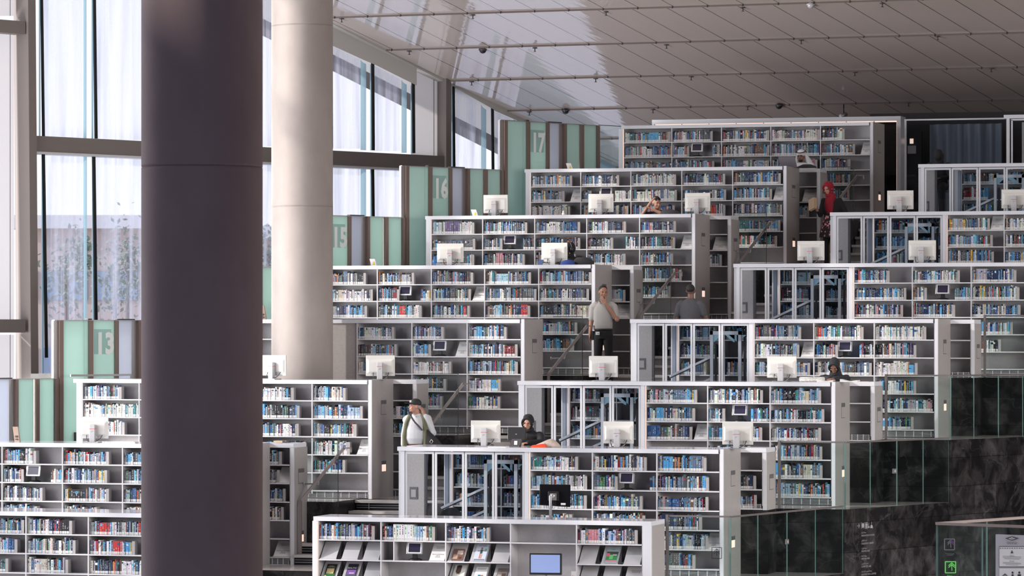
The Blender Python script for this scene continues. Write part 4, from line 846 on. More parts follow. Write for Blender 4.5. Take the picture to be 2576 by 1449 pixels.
    for k in (8, 7, 6, 5):
        z = FL[k-1]; c = CK[k]; cn = CK[k-1]; x0 = ROWEND[('R',k)][0]+(.02 if k == 8 else .06)
        g = empty('glass_guard', (c.x, c.y, z), {8:'long clear glass guard turning the corner past the nearest right row', 7:'glass guard on the black stone wall beside the seventh right row', 6:'glass guard on the black wall beside the sixth right row', 5:'glass guard at the right picture edge beside the fifth right row'}[k], 'glass guard', 'glass guards on the black stone wall')
        m = MB(); m.box(x0, c.x, c.y+.03, c.y+.045, z-.05 if k > 7 else z, z+1.02, GLASS); m.build('pane', g)
        m = MB(); m.box(x0-.02, x0+.015, c.y+.0, c.y+.06, z, z+1.05, TOPR); m.box(x0, c.x, c.y+.02, c.y+.055, z+1.02, z+1.045, TOPR); m.bar((c.x, c.y+.03, z+1.03), (cn.x-.02, cn.y-.05, z+1.03), .035, .025, TOPR); m.build('top_rail', g)
        d = (cn-c); n = 4; L = d.length; dd = d.normalized(); nn = Vector((-dd.y, dd.x, 0))
        for i in range(n):
            a = c+dd*(L*i/n+.003)+nn*.03; b = c+dd*(L*(i+1)/n-.003)+nn*.03; m = MB(); m.bar((a.x, a.y, z+.5), (b.x, b.y, z+.5), .014, 1.04, GLASS); m.build('pane', g)
            m = MB(); m.bar((b.x, b.y, z-.02), (b.x, b.y, z+1.02), .008, .016, GEDGE, (dd.x, dd.y, 0)); m.build('glass_edge', g)
        m = MB(); m.bar((c.x, c.y+.03, z), (c.x, c.y+.03, z+1.02), .018, .016, GEDGE, (0,1,0)); m.build('glass_edge', g)
terraces()
BOOKSTUFF.build('books', label='the many other books standing on the shelves of every row', cat='books', kind='stuff')
# small outlets and the wall directory on the black stone
def on_plane(u, v, A, B, off=0):
    n = Vector((B.y-A.y, A.x-B.x, 0)).normalized(); r = cam_dir((u-U0)/F, 1, (VH-v)/F)
    if n.dot(r) > 0: n = -n
    A = A+n*off; k = n.dot(A)/n.dot(r); p = r*k; return Vector((p.x, p.y, p.z+H))
def directory():
    A, B = C7, C6; ax = (B-A).normalized(); az_ = Vector((0,0,1)); LT = mat('engraved_light_lettering', (.30,.29,.31), .6)
    n = Vector((ax.y, -ax.x, 0)); 
    root = empty('wall_directory', on_plane(2167, 1400, A, B, .01), 'pale bilingual directory lettering and pictograms on the black stone wall', 'sign')
    m = MB(); s = 1
    def o(u, v): return on_plane(u, v, A, B, .012)
    def line(txt, u0, u1, v, px, m_=LT):
        p = o(u0, v); q = o(u1, v); put_text(m, txt, px/163, p, ax, az_, m_, (q-p).length)
    rows = [('محطة الابتكار','INNOVATION STATION',2167,2179,2199,1342,1350),('مكتبة الأطفال','CHILDREN\'S LIBRARY',2167,2181,2198,1362,1370),('منطقة القراءة','READING AREA',2167,2181,2188,1382,1389),('منطقة الكتابة','WRITING AREA',2167,2181,2188,1401,1408),('مختبر الحاسوب','COMPUTER LABS',2167,2184,2191,1420,1428),('مركز التكنولوجيا المساعدة','ASSISTIVE TECH. CENTER',2167,2193,2204,1440,1448)]
    for ar, en, u0, ua, ue, va, ve in rows: line(arabic(ar), u0, ua, va, 6); line(en, u0, ue, ve, 6.5)
    m.build('lettering', root)
    m = MB()
    def disc(u, v, ru, rv, N=18):
        c = o(u, v); e = (o(u+ru, v)-c).length; m.face([c+ax*(e*math.cos(2*math.pi*i/N))+az_*(rv/163*math.sin(2*math.pi*i/N)) for i in range(N)], LT)
    def quad(u0, v0, u1, v1): m.face([o(u0, v1), o(u1, v1), o(u1, v0), o(u0, v0)], LT)
    quad(2156, 1322.4, 2162, 1323.6); m.face([o(2159.5,1318), o(2160.5,1317.5), o(2162.5,1323), o(2160.5,1328.5), o(2159.5,1328), o(2161.2,1323)], LT)
    disc(2171, 1322, 2.6, 6.5); quad(2167, 1314, 2167.8, 1330); quad(2174.6, 1314, 2175.4, 1330)
    for u in (2178.3, 2181.3): disc(u, 1315, 1, 1.3); m.face([o(u-1.4,1317), o(u+1.4,1317), o(u+.9,1330), o(u-.9,1330)], LT)
    disc(2185.5, 1325.5, 2, 3.2); quad(2184.3, 1317, 2185.2, 1325); m.face([o(2189,1328.5), o(2196,1328.5), o(2195,1322), o(2192.5,1319.5), o(2190,1322)], LT); quad(2192.1, 1313, 2193, 1319)
    m.build('pictograms', root)
    for u, v, A_, B_, lab in ((2250, 1191, C7, C6, 'small grey floor-box socket behind the glass guard of the seventh right row'), (1980, 1369, C8, C7, 'small grey socket behind the nearest glass guard at the right')):
        p = on_plane(u, v, C8 if u < 2000 else C8+(C7-C8)*.9, C7 if u < 2000 else C6, .03); m = MB(); d = (B_-A_).normalized(); nn = Vector((d.y, -d.x, 0))
        m.bar(p, p+Vector((0,0,.075)), .09, .02, SOCKD, nn); m.bar(p+nn*.012+Vector((0,0,.02)), p+nn*.012+Vector((0,0,.055)), .04, .006, GREYP, nn); m.build('wall_socket', label=lab, cat='socket')
directory()
# ---------------------------------------------------------------- frosted green partition at the left ends of the tiers
GP = (-.176, 76.5); GA = math.radians(42)
gdir = cam_dir(math.sin(GA), math.cos(GA), 0); gin = cam_dir(math.cos(GA), -math.sin(GA), 0)
def gp(u, v, off=0):
    p = at_line(u, v, GP, GA); return p+gin*off
def gbox(mb, u0, u1, z0, z1, o0, o1, m):
    a, b = gp(u0, 800), gp(u1, 800); q = []
    for z in (z0, z1):
        for p, o in ((a, o0), (b, o0), (b, o1), (a, o1)): t = p+gin*o; q.append((t.x, t.y, z))
    mb.hexa(q, m)
def partition(k, u0, u1, sign, label):
    # members given as fractions of the section, as in the photo: edge, post, green, post, sign panel, post, door, steel, post, green, post, green
    zt = ZT[k]-.02; zb = ZT[k]-2.9; w = u1-u0; f = lambda t: u0+w*t
    root = empty('glass_partition', gp((u0+u1)/2, 800)*1.0, label, 'partition', 'frosted green glass partitions stepping up the left side'); root.location.z = zb
    def piece(name, parts, m, o0=-.02, o1=.02, dz=0, zlow=None):
        for a, b in parts: mm = MB(); gbox(mm, f(a), f(b), zlow or zb, zt+dz, o0, o1, m); mm.build(name, root)
    piece('edge_panel', [(-.035, 0)], STEEL, -.03, .02)
    piece('post', [(0, .032), (.238, .268), (.445, .47), (.63, .65), (.803, .83), (.972, .995)], BROWN, -.05, .06)
    piece('green_pane', [(.034, .205), (.268, .443), (.652, .79), (.832, .968)], TEAL)
    piece('green_pane', [(.207, .237)], TEAL)
    piece('door', [(.472, .588)], FROST, -.04, 0); piece('door_edge', [(.588, .63)], STEEL, -.05, -.01)
    mm = MB(); gbox(mm, f(-.03), f(.99), zt, zt+.012, -.03, .03, STEEL); gbox(mm, f(.23), f(.26), zt+.01, zt+.035, -.03, .05, DSTEEL); gbox(mm, f(.46), f(.6), zt+.01, zt+.03, -.03, .05, DSTEEL); mm.build('head_rail', root)
    if sign:
        mm = MB(); gbox(mm, f(.285), f(.42), zt-.58, zt-.15, .021, .026, mix_glass('clear_sign_panel_'+sign, (.6,.75,.75), .3, .1, (.75,.90,.88), .6)); mm.build('number_panel', root)
        mm = MB(); a = gp(f(.29), 800)+gin*.032; b = gp(f(.415), 800)+gin*.032; a.z = zt-.565; put_text(mm, sign, .50, a, Vector((b.x-a.x, b.y-a.y, 0)).normalized(), (0,0,1), mat('number_white', (.86,.93,.92), .4), (b-a).to_2d().length, bold=.022); mm.build('number', root)
partition(1, 1264, 1505, '17', 'frosted green glass partition with cut-out number 17, topmost section')
partition(2, 1016, 1264, '16', 'frosted green glass partition with cut-out number 16, between 15 and 17')
partition(3, 757, 1016, '15', 'frosted green glass partition with number 15, just right of the pale column')
partition(4, 462, 757, '14', 'frosted green glass partition mostly hidden behind the two columns')
partition(5, 144, 462, '13', 'frosted green glass partition with number 13, left of the dark column')
partition(6, -150, 144, None, 'frosted green glass partition at the left picture edge')
def clear_guard():
    root = empty('glass_guard', gp(1530, 800), 'clear glass guard between partition 17 and the top left row', 'glass guard'); root.location.z = ZT[1]-2
    m = MB(); gbox(m, 1506, 1600, ZT[1]-2, ZT[1]-.01, 0, .014, GLASS); m.build('pane', root); m = MB(); gbox(m, 1505, 1600, ZT[1]-.01, ZT[1]+.005, 0, .02, GEDGE); m.build('top_edge', root)
clear_guard()
# slim steel rails on top of partitions, seen as thin lines
for k, u0, u1, lab in ((5, 152, 305, 'thin steel rail along the partition below number 13'), (3, 1023, 1160, 'thin steel rail below partition 16'), (2, 1270, 1330, 'thin steel rail below the section numbered 17')):
    m = MB(); z = ZT[k+1]+.02; gbox(m, u0, u1, z, z+.035, .25, .27, STEEL); gbox(m, u1-2, u1, z-.9, z, .25, .27, STEEL); m.build('rail', label=lab, cat='rail')
# ---------------------------------------------------------------- rear frame over the top left row, dark glass room at the upper right
def top_right():
    Y = YL(1)+1.3; xa = ux(1640, Y); xb = ux(2262, Y); zt = at(2262, 292, Y).z
    root = empty('shelf_frame', ((xa+xb)/2, Y, zt-2.9), 'tall pale metal frame with a warm light line behind the topmost left row', 'frame')
    m = MB(); m.box(xa, xb+.03, Y, Y+.5, zt-.09, zt, ALU); m.box(xa, xa+.05, Y, Y+.5, zt-.4, zt-.09, ALU); m.box(xb-.05, xb+.03, Y, Y+.5, FL[2], zt-.09, ALU); m.build('frame', root)
    m = MB(); m.box(xa+.05, xb-.06, Y+.02, Y+.035, zt-.115, zt-.09, WARM); m.build('light_strip', root)
    m = MB(); m.box(xb-.055, xb-.05, Y+.005, Y+.012, FL[2]+.1, zt-.1, WARM); m.build('light_strip', root)
    m = MB()
    for i in range(9): x = xa+.05+(xb-xa)*i/9; m.box(x, x+.012, Y+.01, Y+.02, zt-.118, zt-.088, DSTEEL)
    m.build('light_joint', root)
    m = MB(); m.box(xa+.05, xb-.05, Y+.45, Y+.5, FL[1], zt-.09, DARK); m.build('back_panel', root)  # dark sheet put in for the shade of a deep opening
    # dark glazed room with a grey folded sheet standing in for the facade's reflection
    Y = YR(1)+1.2; x0 = ux(2275, Y); x1 = ux(2545, Y); z1 = at(2400, 298, Y).z; z0 = FL[2]-.5
    root = empty('glass_room_front', ((x0+x1)/2, Y, z0), 'dark glass room front with thin pale frame at the upper right', 'glass screen')
    m = MB(); m.box(x0, x1, Y, Y+.03, z1-.03, z1, ALU); m.box(x0, x0+.04, Y, Y+.03, z0+1, z1-.03, ALU); m.build('frame', root)
    m = MB(); m.face([(x0+.04, Y+.02, z0), (x1, Y+.02, z0), (x1, Y+.02, z1-.03), (x0+.04, Y+.02, z1-.03)], GLASS2); m.build('glass', root)
    CU = mat('grey_reflection', (.16,.18,.22), .8); m = MB(); xa = ux(2338, Y+.6); xb = ux(2522, Y+.6); N = 90; pts = []
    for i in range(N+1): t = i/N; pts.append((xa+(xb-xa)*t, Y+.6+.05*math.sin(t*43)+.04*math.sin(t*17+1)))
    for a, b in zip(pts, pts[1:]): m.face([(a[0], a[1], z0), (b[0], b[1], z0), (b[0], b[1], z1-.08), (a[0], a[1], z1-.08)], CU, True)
    m.build('reflection_sheet', label='dim grey-blue folded sheet standing in for the facade reflection in the dark glass', cat='reflection_sheet')
    m = MB(); m.box(x0-1, x1+2, Y+1.5, Y+1.55, z0, z1+.2, DARK); m.build('wall_inner', kind='structure')
    # lit socket and switch plate on the dark wall
    x = ux(2293, Y+.9); p = at(2293, 355, Y+.9); m = MB(); root = empty('wall_switch', (x, Y+.9, p.z-.3), 'small lit wall light above a grey plate in the dark glass room', 'wall light')
    m.box(x-.15, x+.2, Y+.92, Y+1.0, z0, z1-.2, BLACK); m.build('panel', root)
    m = MB(); m.box(x-.035, x+.035, Y+.9, Y+.92, p.z-.05, p.z+.05, WARM); m.build('lamp', root); m = MB(); m.box(x-.08, x+.09, Y+.9, Y+.92, p.z-.25, p.z-.09, GREYP); m.build('plate', root)
top_right()
SPR = [(860,42),(1190,33),(1525,25),(1030,124),(1346,116),(1677,108),(1187,201),(1499,193),(1332,277),(1643,271),(1869,14),(2220,3),(2016,96),(2359,86),(1739,188),(2151,177),(2494,167),(1881,263),(2286,254)]
# ---------------------------------------------------------------- sprinklers, cameras, spotlight under the ceiling
for u, v in sorted(SPR):
    p = ceil_px(u, v, .04); m = MB(); m.tube([p, p-Vector((0,0,.012))], .05, DSTEEL, 12); m.tube([p, p-Vector((0,0,.07))], .012, DSTEEL, 6); m.tube([p-Vector((0,0,.07)), p-Vector((0,0,.078))], .03, DSTEEL, 8)
    spi = globals().setdefault('SPI', {}); row = 1+sum(v > 0.0276*(1700-u)+q for q in (60, 150, 230)); spi[row] = spi.get(row, 0)+1; m.build('sprinkler', label=f'small dark ceiling sprinkler, {ORD[spi[row]-1]} from left in the {ORD[row-1]} ceiling joint from above', cat='sprinkler', group='ceiling sprinklers')
for u, v, lab, c in ((1215,120,'dark dome camera under the second ceiling joint above the windows', BLACK),(1423,273,'dark dome camera under the lowest ceiling joint left of centre', BLACK),(1960,260,'flat dark dome under the lowest ceiling joint above the top row', BLACK),(2040,6,'pale round detector at the top edge of the ceiling', PLATE)):
    p = ceil_px(u, v, .03); m = MB(); m.tube([p, p-Vector((0,0,.03))], .085, DSTEEL if c is BLACK else c, 16); m.sphere(p-Vector((0,0,.03)), .07, c, 14, (1,1,.9)); m.build('dome_camera', label=lab, cat='camera')
def spot():
    p = ceil_px(2123, 256, .05); root = empty('spotlight', p-Vector((0,0,.3)), 'small spotlight hanging on a thin rod above the upper right frame', 'spotlight')
    m = MB(); m.tube([p, p-Vector((0,0,.22))], .012, BLACK, 6); m.build('rod', root); m = MB(); q = p-Vector((0,0,.24)); m.tube([q+Vector((.03,.08,.03)), q+Vector((-.05,-.08,-.02))], .045, STEEL, 14); m.build('lamp_body', root)
    m = MB(); m.tube([q+Vector((-.051,-.082,-.02)), q+Vector((-.054,-.088,-.022))], .028, PAPER, 12); m.build('lens', root)
spot()
# ---------------------------------------------------------------- monitors on the counters
def monitor_mesh():
    root = empty('monitor', (0,0,0))
    O = (0,0,0)
    m = MB(); m.box(-.24, .24, -.012, .012, .06, .40, MONW); m.build('screen_back', root, origin=O, bevel=.006)
    m = MB(); m.hexa([(-.19,-.035,.13),(.19,-.035,.13),(.225,-.01,.10),(-.225,-.01,.10),(-.19,-.035,.31),(.19,-.035,.31),(.225,-.01,.345),(-.225,-.01,.345)], MONW); m.build('housing', root, origin=O, bevel=.008)
    m = MB(); m.box(-.045, .045, -.12, -.05, .0, .285, MONG); m.box(-.02, .02, -.05, -.03, .2, .27, MONG); st_ = m.build('stand', root, origin=O, bevel=.006)
    m = MB(); m.box(-.0455, .0455, -.1205, -.0495, .215, .222, RED); m.build('red_ring', st_, origin=O)
    m = MB(); LG = mat('logo_grey', (.5,.5,.52), .4)
    for dx in (-.008, .008): m.tube([(dx+.008*math.cos(t), -.1215, .18+.008*math.sin(t)+dx*.6) for t in [2*math.pi*i/10 for i in range(11)]], .0015, LG, 4)
    m.build('emblem', st_, origin=O)
    m = MB(); m.box(-.12, .12, -.17, .04, .0, .012, STEEL); m.build('base', root, origin=O, bevel=.003)
    m = MB(); m.tube([(-.12,-.02,.12),(-.115,-.05,.06),(-.09,-.07,.02),(-.05,-.08,.015)], .005, BLACK, 6); m.tube([(.10,-.02,.12),(.12,-.05,.06),(.1,-.07,.03),(.05,-.1,.02)], .005, MONG, 6); m.tube([(.14,-.02,.12),(.13,-.06,.07),(.08,-.09,.03),(.05,-.1,.018)], .005, BLACK, 6); m.build('cable', root, origin=O)
    m = MB(); m.box(-.15, -.05, -.02, -.012, .09, .125, PLATE); m.box(.05, .18, -.02, -.012, .09, .125, PLATE); m.build('port_cover', root, origin=O)
    return root
def dup(o, parent=None):
    c = o.copy(); COL.objects.link(c); c.parent = parent
    for ch in list(o.children): dup(ch, c)
    return c
proto = monitor_mesh(); used = False
for side, k, u, rot, lab in (('L',7,237,5,'white monitor seen from behind on the seventh left counter, left of the dark column'),('L',6,690,-14,'white monitor right beside the dark column on the sixth left counter'),('L',6,957,12,'beige-grey monitor in front of books near the right end of the sixth left counter'),
    ('L',3,1247,-3,'white monitor in front of the green glass partition, leftmost on the third left counter'),('L',4,1133,9,'white tilted monitor at the left end of the fourth left counter'),('L',4,1395,0,'white monitor hiding the woman with headphones, fourth left counter'),('L',3,1512,0,'white monitor left of the leaning young man'),('L',3,1755,0,'white monitor right of the leaning young man'),
    ('R',3,2265,0,'dim white monitor on the third right counter, in front of the dark opening'),('R',3,2553,0,'dim white monitor at the right edge of the third right counter'),('R',4,2040,0,'white monitor in front of the standing woman in red headscarf'),('R',4,2320,0,'white monitor in front of glass panes on the fourth right counter'),
    ('R',6,1518,0,'white monitor below the standing man in grey polo shirt'),('R',6,1967,0,'white monitor left of the woven white case on the sixth right counter'),('R',7,1222,0,'white monitor left of the woman in black at the seventh right counter'),('R',7,1556,0,'white monitor in front of glass panes on the seventh right counter'),('R',7,1856,0,'white monitor at the right end of the seventh right counter')):
    Y = (YL(k) if side == 'L' else YR(k))+.55; o = proto if not used else dup(proto); used = True
    o.location = (ux(u, Y), Y, ZT[k]); o.rotation_euler = (0, 0, math.radians(rot)); tag(o, lab, 'monitor', 'white monitors on the counters'); 
def black_monitor():
    Y = YR(8)+.4; x = ux(1395, Y); z = ZT[8]; root = empty('monitor', (x, Y, z), 'black monitor seen from behind on a silver pole, nearest right counter', 'monitor')
    m = MB(); m.hexa([(x-.24,Y+.03,z+.19),(x+.24,Y-.01,z+.17),(x+.24,Y+.02,z+.17),(x-.24,Y+.06,z+.19),(x-.24,Y+.03,z+.5),(x+.24,Y-.01,z+.5),(x+.24,Y+.02,z+.5),(x-.24,Y+.06,z+.5)], mat('gloss_black', (.008,.008,.01), .15)); m.build('screen_back', root, bevel=.01)
    m = MB(); m.box(x-.09, x+.07, Y-.04, Y+.01, z+.26, z+.4, BLACK); m.build('housing', root, bevel=.01); m = MB(); m.box(x-.055, x+.045, Y-.06, Y-.04, z+.27, z+.37, STEEL); m.sphere((x-.01, Y-.07, z+.335), .035, STEEL, 12, (1,.6,1)); m.build('mount', root)
    m = MB(); m.tube([(x-.04, Y-.07, z), (x-.04, Y-.07, z+.33), (x-.02, Y-.06, z+.36)], .022, STEEL, 12); m.build('pole', root); m = MB(); m.box(x+.1, x+.17, Y-.018, Y-.004, z+.2, z+.23, PAPER); m.build('sticker', root)
black_monitor()
# ---------------------------------------------------------------- people
SKIN = lambda n, c: mat('skin_'+n, c, .5)
class Fig:
    """a person in metres: origin between the feet, facing -Y when turn = 0; +x is the viewer's right"""
    def __init__(s, name_label, loc, turn, group=None):
        s.root = empty('person', loc, name_label, 'person'); s.root.rotation_euler = (0, 0, turn); s.O = (0,0,0)
    def part(s, name, mb, vox=.011, parent=None, label=None):
        me = bpy.data.meshes.new('t'); me.from_pydata(mb.v, [], mb.f); me.update(); o = bpy.data.objects.new('t', me); COL.objects.link(o)
        r = o.modifiers.new('r', 'REMESH'); r.mode = 'VOXEL'; r.voxel_size = vox; q = o.modifiers.new('s', 'SMOOTH'); q.iterations = 3; q.factor = .5
        dg = bpy.context.evaluated_depsgraph_get(); me2 = bpy.data.meshes.new_from_object(o.evaluated_get(dg)); bpy.data.objects.remove(o); bpy.data.meshes.remove(me)
        me2.name = name; me2.materials.clear(); me2.materials.append(mb.mats[0]); me2.polygons.foreach_set('material_index', [0]*len(me2.polygons)); me2.polygons.foreach_set('use_smooth', [True]*len(me2.polygons)); me2.update()
        p = bpy.data.objects.new(name, me2); COL.objects.link(p); p.parent = parent or s.root
        if label: p['label'] = label
        return p
def limb(mb, pts, rs, m, n=14):
    mb.tube(pts, rs, m, n)
    for p, r in zip(pts, rs): mb.sphere(p, r, m, n)
def loft(mb, secs, m, n=20):
    i0 = len(mb.v); mi = mb.mi(m)
    for (x, y, z, rx, ry) in secs:
        for j in range(n): a = 2*math.pi*j/n; mb.v.append((x+rx*math.cos(a), y+ry*math.sin(a), z))
    for k in range(len(secs)-1):
        for j in range(n): mb.f.append((i0+k*n+j, i0+k*n+(j+1) % n, i0+(k+1)*n+(j+1) % n, i0+(k+1)*n+j)); mb.m.append(mi); mb.c.append(None); mb.sm.append(True)
    mb.f.append(tuple(i0+j for j in reversed(range(n)))); mb.f.append(tuple(i0+(len(secs)-1)*n+j for j in range(n)))
    for _ in (0,1): mb.m.append(mi); mb.c.append(None); mb.sm.append(False)
def xf(c, yaw, pitch, roll=0): return Matrix.Translation(Vector(c)) @ Matrix.Rotation(yaw, 4, 'Z') @ Matrix.Rotation(pitch, 4, 'X') @ Matrix.Rotation(roll, 4, 'Y')
def ell(mb, M, c, r, m, n=14):
    i0 = len(mb.v); mb.sphere(c, 1.0, m, n, r); 
    # sphere() scales about c with radius 1
    for i in range(i0, len(mb.v)): mb.v[i] = tuple(M @ Vector(mb.v[i]))
def head(mb, M, m):
    # centre of the skull at the origin, face towards -y
    ell(mb, M, (0, .012, .025), (.074, .092, .092), m); ell(mb, M, (0, -.018, -.03), (.060, .070, .078), m); ell(mb, M, (0, -.048, -.072), (.036, .036, .030), m)
    ell(mb, M, (0, -.098, -.022), (.013, .016, .016), m, 8); ell(mb, M, (0, -.088, .0), (.009, .014, .026), m, 8)
    for s in (-1, 1): ell(mb, M, (s*.076, .008, -.005), (.011, .020, .032), m, 8); ell(mb, M, (s*.032, -.078, .022), (.024, .012, .008), m, 8); ell(mb, M, (s*.040, -.062, -.028), (.024, .022, .020), m, 8)
    ell(mb, M, (0, -.084, -.055), (.024, .012, .007), m, 8); ell(mb, M, (0, -.082, -.066), (.020, .012, .007), m, 8)
def face_marks(f, M, skin, lipc, beard=None, brow=True, glasses=False):
    m = MB()
    for s in (-1, 1):
        ell(m, M, (s*.031, -.0835, .006), (.0115, .004, .0048), mat('eye_dark', (.02,.015,.012), .3), 8)
        if brow: ell(m, M, (s*.032, -.0895, .026), (.018, .004, .0035), mat('brow_dark', (.02,.014,.012), .8), 8)
    m.build('eyes', f.root, origin=(0,0,0))
    m = MB(); ell(m, M, (0, -.0945, -.058), (.021, .004, .0055), mat('lips_'+lipc, {'m':(.28,.12,.10),'f':(.42,.12,.12)}[lipc], .5), 8); m.build('mouth', f.root, origin=(0,0,0))
    if glasses:
        m = MB(); g = mat('glasses_frame', (.25,.15,.08), .4)
        for s in (-1, 1): m.tube([tuple(M @ Vector((s*.033+.021*math.cos(t), -.097, .004+.017*math.sin(t)))) for t in [2*math.pi*i/14 for i in range(15)]], .0022, g, 5); m.tube([tuple(M @ Vector((s*.054, -.095, .008))), tuple(M @ Vector((s*.078, -.0, .01)))], .002, g, 5)
        m.build('glasses', f.root, origin=(0,0,0))
def hand(mb, w, fwd, palm_n, side, m, curl=.35, s=1.0, thumb=.7):
    # w wrist, fwd direction of the fingers, palm_n normal out of the palm, side +1/-1: where the thumb is along fwd x palm_n
    w = Vector(w); f = Vector(fwd).normalized(); n = Vector(palm_n); n = (n-f*n.dot(f)).normalized(); t = f.cross(n)*side
    M = Matrix(((t.x,f.x,n.x,w.x),(t.y,f.y,n.y,w.y),(t.z,f.z,n.z,w.z),(0,0,0,1)))
    ell(mb, M, (0, .045*s, 0), (.040*s, .052*s, .015*s), m, 12); ell(mb, M, (.004*s, .012*s, 0), (.028*s, .03*s, .018*s), m, 10)
    for i, (off, L) in enumerate(((.030, .070), (.010, .078), (-.011, .073), (-.030, .057))):
        p = [Vector((off*s, .085*s, 0))]; a = curl*(.5+.1*i); 
        for q, seg in enumerate((.45, .3, .25)): a2 = a*(q+1)*.9; p.append(p[-1]+Vector((off*.12*s, math.cos(a2)*L*seg*s, math.sin(a2)*L*seg*s)))
        r = [.0092*s, .0086*s, .0078*s, .0066*s]; limb(mb, [tuple(M @ q) for q in p], r, m, 8)
    p = [Vector((.022*s, .015*s, .004)), Vector((.050*s, .042*s, .014*s*thumb)), Vector((.062*s, .070*s, .026*s*thumb)), Vector((.060*s, .093*s, .036*s*thumb))]
    limb(mb, [tuple(M @ q) for q in p], [.013*s, .011*s, .0095*s, .008*s], m, 8)
def legs_std(mb, m, hip=.88, sp=.09, kn=.47, r=(.092,.066,.048), lean=(0,0), fx=(0,0)):
    for i, s in enumerate((-1, 1)): limb(mb, [(s*sp, 0, hip), (s*(sp+.012)+fx[i]*.5, -.015+lean[i]*.5, kn), (s*(sp+.01)+fx[i], .02+lean[i], .09)], list(r), m)
def shoes(f, fx=(0,0), ly=(0,0), sp=.10, c=None):
    for i, s in enumerate((-1, 1)):
        m = MB(); c = c or BLACK; M = Matrix.Translation((s*sp+fx[i], ly[i]-.04, .045)); ell(m, M, (0, -.02, 0), (.05, .125, .04), c, 12); ell(m, M, (0, .06, .02), (.044, .055, .05), c, 12); f.part('shoe', m, .012)
def guard():
    Y = YL(5)+1.1+.325*4.4; f = Fig('standing person in light grey polo shirt and black trousers, hand over mouth, head turned right', (ux(1518, Y), Y, FL[5]+.1617*5+.002), 0)
    sk = SKIN('tan', (.36,.18,.12)); PO = mat('grey_polo', (.40,.385,.37), .8, noise=.03, nscale=14); TR = mat('black_trousers', (.012,.012,.015), .8)
    b = MB(); hc = (.0, -.01, 1.60); M = xf(hc, .5, .08); head(b, M, sk); limb(b, [(0, .02, 1.40), (0, .0, 1.52)], [.062, .055], sk)
    loft(b, [(0,0,.85,.13,.10),(0,0,1.0,.14,.10),(0,0,1.2,.15,.10),(0,.01,1.38,.15,.09),(0,.01,1.43,.07,.06)], sk)
    for s in (-1, 1): limb(b, [(s*.09,0,.86),(s*.10,-.01,.47),(s*.10,.02,.08)], [.08,.05,.04], sk)
    limb(b, [(-.175,.01,1.36),(-.225,.02,1.10),(-.235,-.03,.86)], [.055,.043,.030], sk); hand(b, (-.235,-.035,.85), (-.02,-.06,-1), (1,.1,0), -1, sk, .45)
    limb(b, [(.175,.01,1.36),(.265,-.07,1.13),(.075,-.14,1.41)], [.055,.043,.029], sk); hand(b, (.075,-.14,1.42), (-.62,-.05,.78), (0,1,.25), -1, sk, .35)
    f.part('body', b, .009); face_marks(f, M, sk, 'm')
    h = MB(); H = mat('hair_black', (.012,.01,.01), .7); ell(h, M, (0, .028, .052), (.078, .090, .078), H); f.part('hair', h, .01)
    p = MB(); loft(p, [(0,0,.93,.155,.115),(0,-.01,1.02,.168,.125),(0,-.01,1.14,.165,.12),(0,0,1.28,.178,.12),(0,.01,1.37,.165,.105),(0,.01,1.43,.085,.075)], PO)
    limb(p, [(-.14,.01,1.37),(-.185,.01,1.345),(-.215,.015,1.15)], [.075,.074,.062], PO); limb(p, [(.14,.01,1.37),(.185,.005,1.345),(.238,-.045,1.19)], [.075,.074,.064], PO); sh = f.part('polo_shirt', p)
    c = MB(); limb(c, [(-.07,-.06,1.44),(-.03,-.10,1.415)], [.014,.012], PO, 8); limb(c, [(.07,-.06,1.44),(.03,-.10,1.415)], [.014,.012], PO, 8); limb(c, [(-.07,-.06,1.44),(-.06,.06,1.45),(.06,.06,1.45),(.07,-.06,1.44)], [.014]*4, PO, 8); f.part('collar', c, .008, sh)
    t = MB(); loft(t, [(0,0,.79,.15,.11),(0,0,.88,.165,.122),(0,0,.96,.158,.118)], TR); legs_std(t, TR, .85, .082, .47, (.094,.07,.062), fx=(-.01,.02)); f.part('trousers', t)
    g = MB(); g.tube([(.163*math.cos(a), .124*math.sin(a), .955) for a in [2*math.pi*i/24 for i in range(25)]], .016, BLACK, 6); g.build('belt', f.root, origin=(0,0,0))
    g = MB(); g.box(-.10,-.03,-.150,-.145,.86,.915,PAPER); g.box(-.06,-.045,-.152,-.150,.872,.889,INK); g.build('name_badge', f.root, origin=(0,0,0)); g = MB(); g.tube([(-.065,-.14,.95),(-.065,-.147,.915)], .006, BLACK, 6); g.box(-.205,-.16,-.06,.03,.77,.93,BLACK); g.build('radio_pouch', f.root, origin=(0,0,0))
    shoes(f, (-.01,.02))
guard()
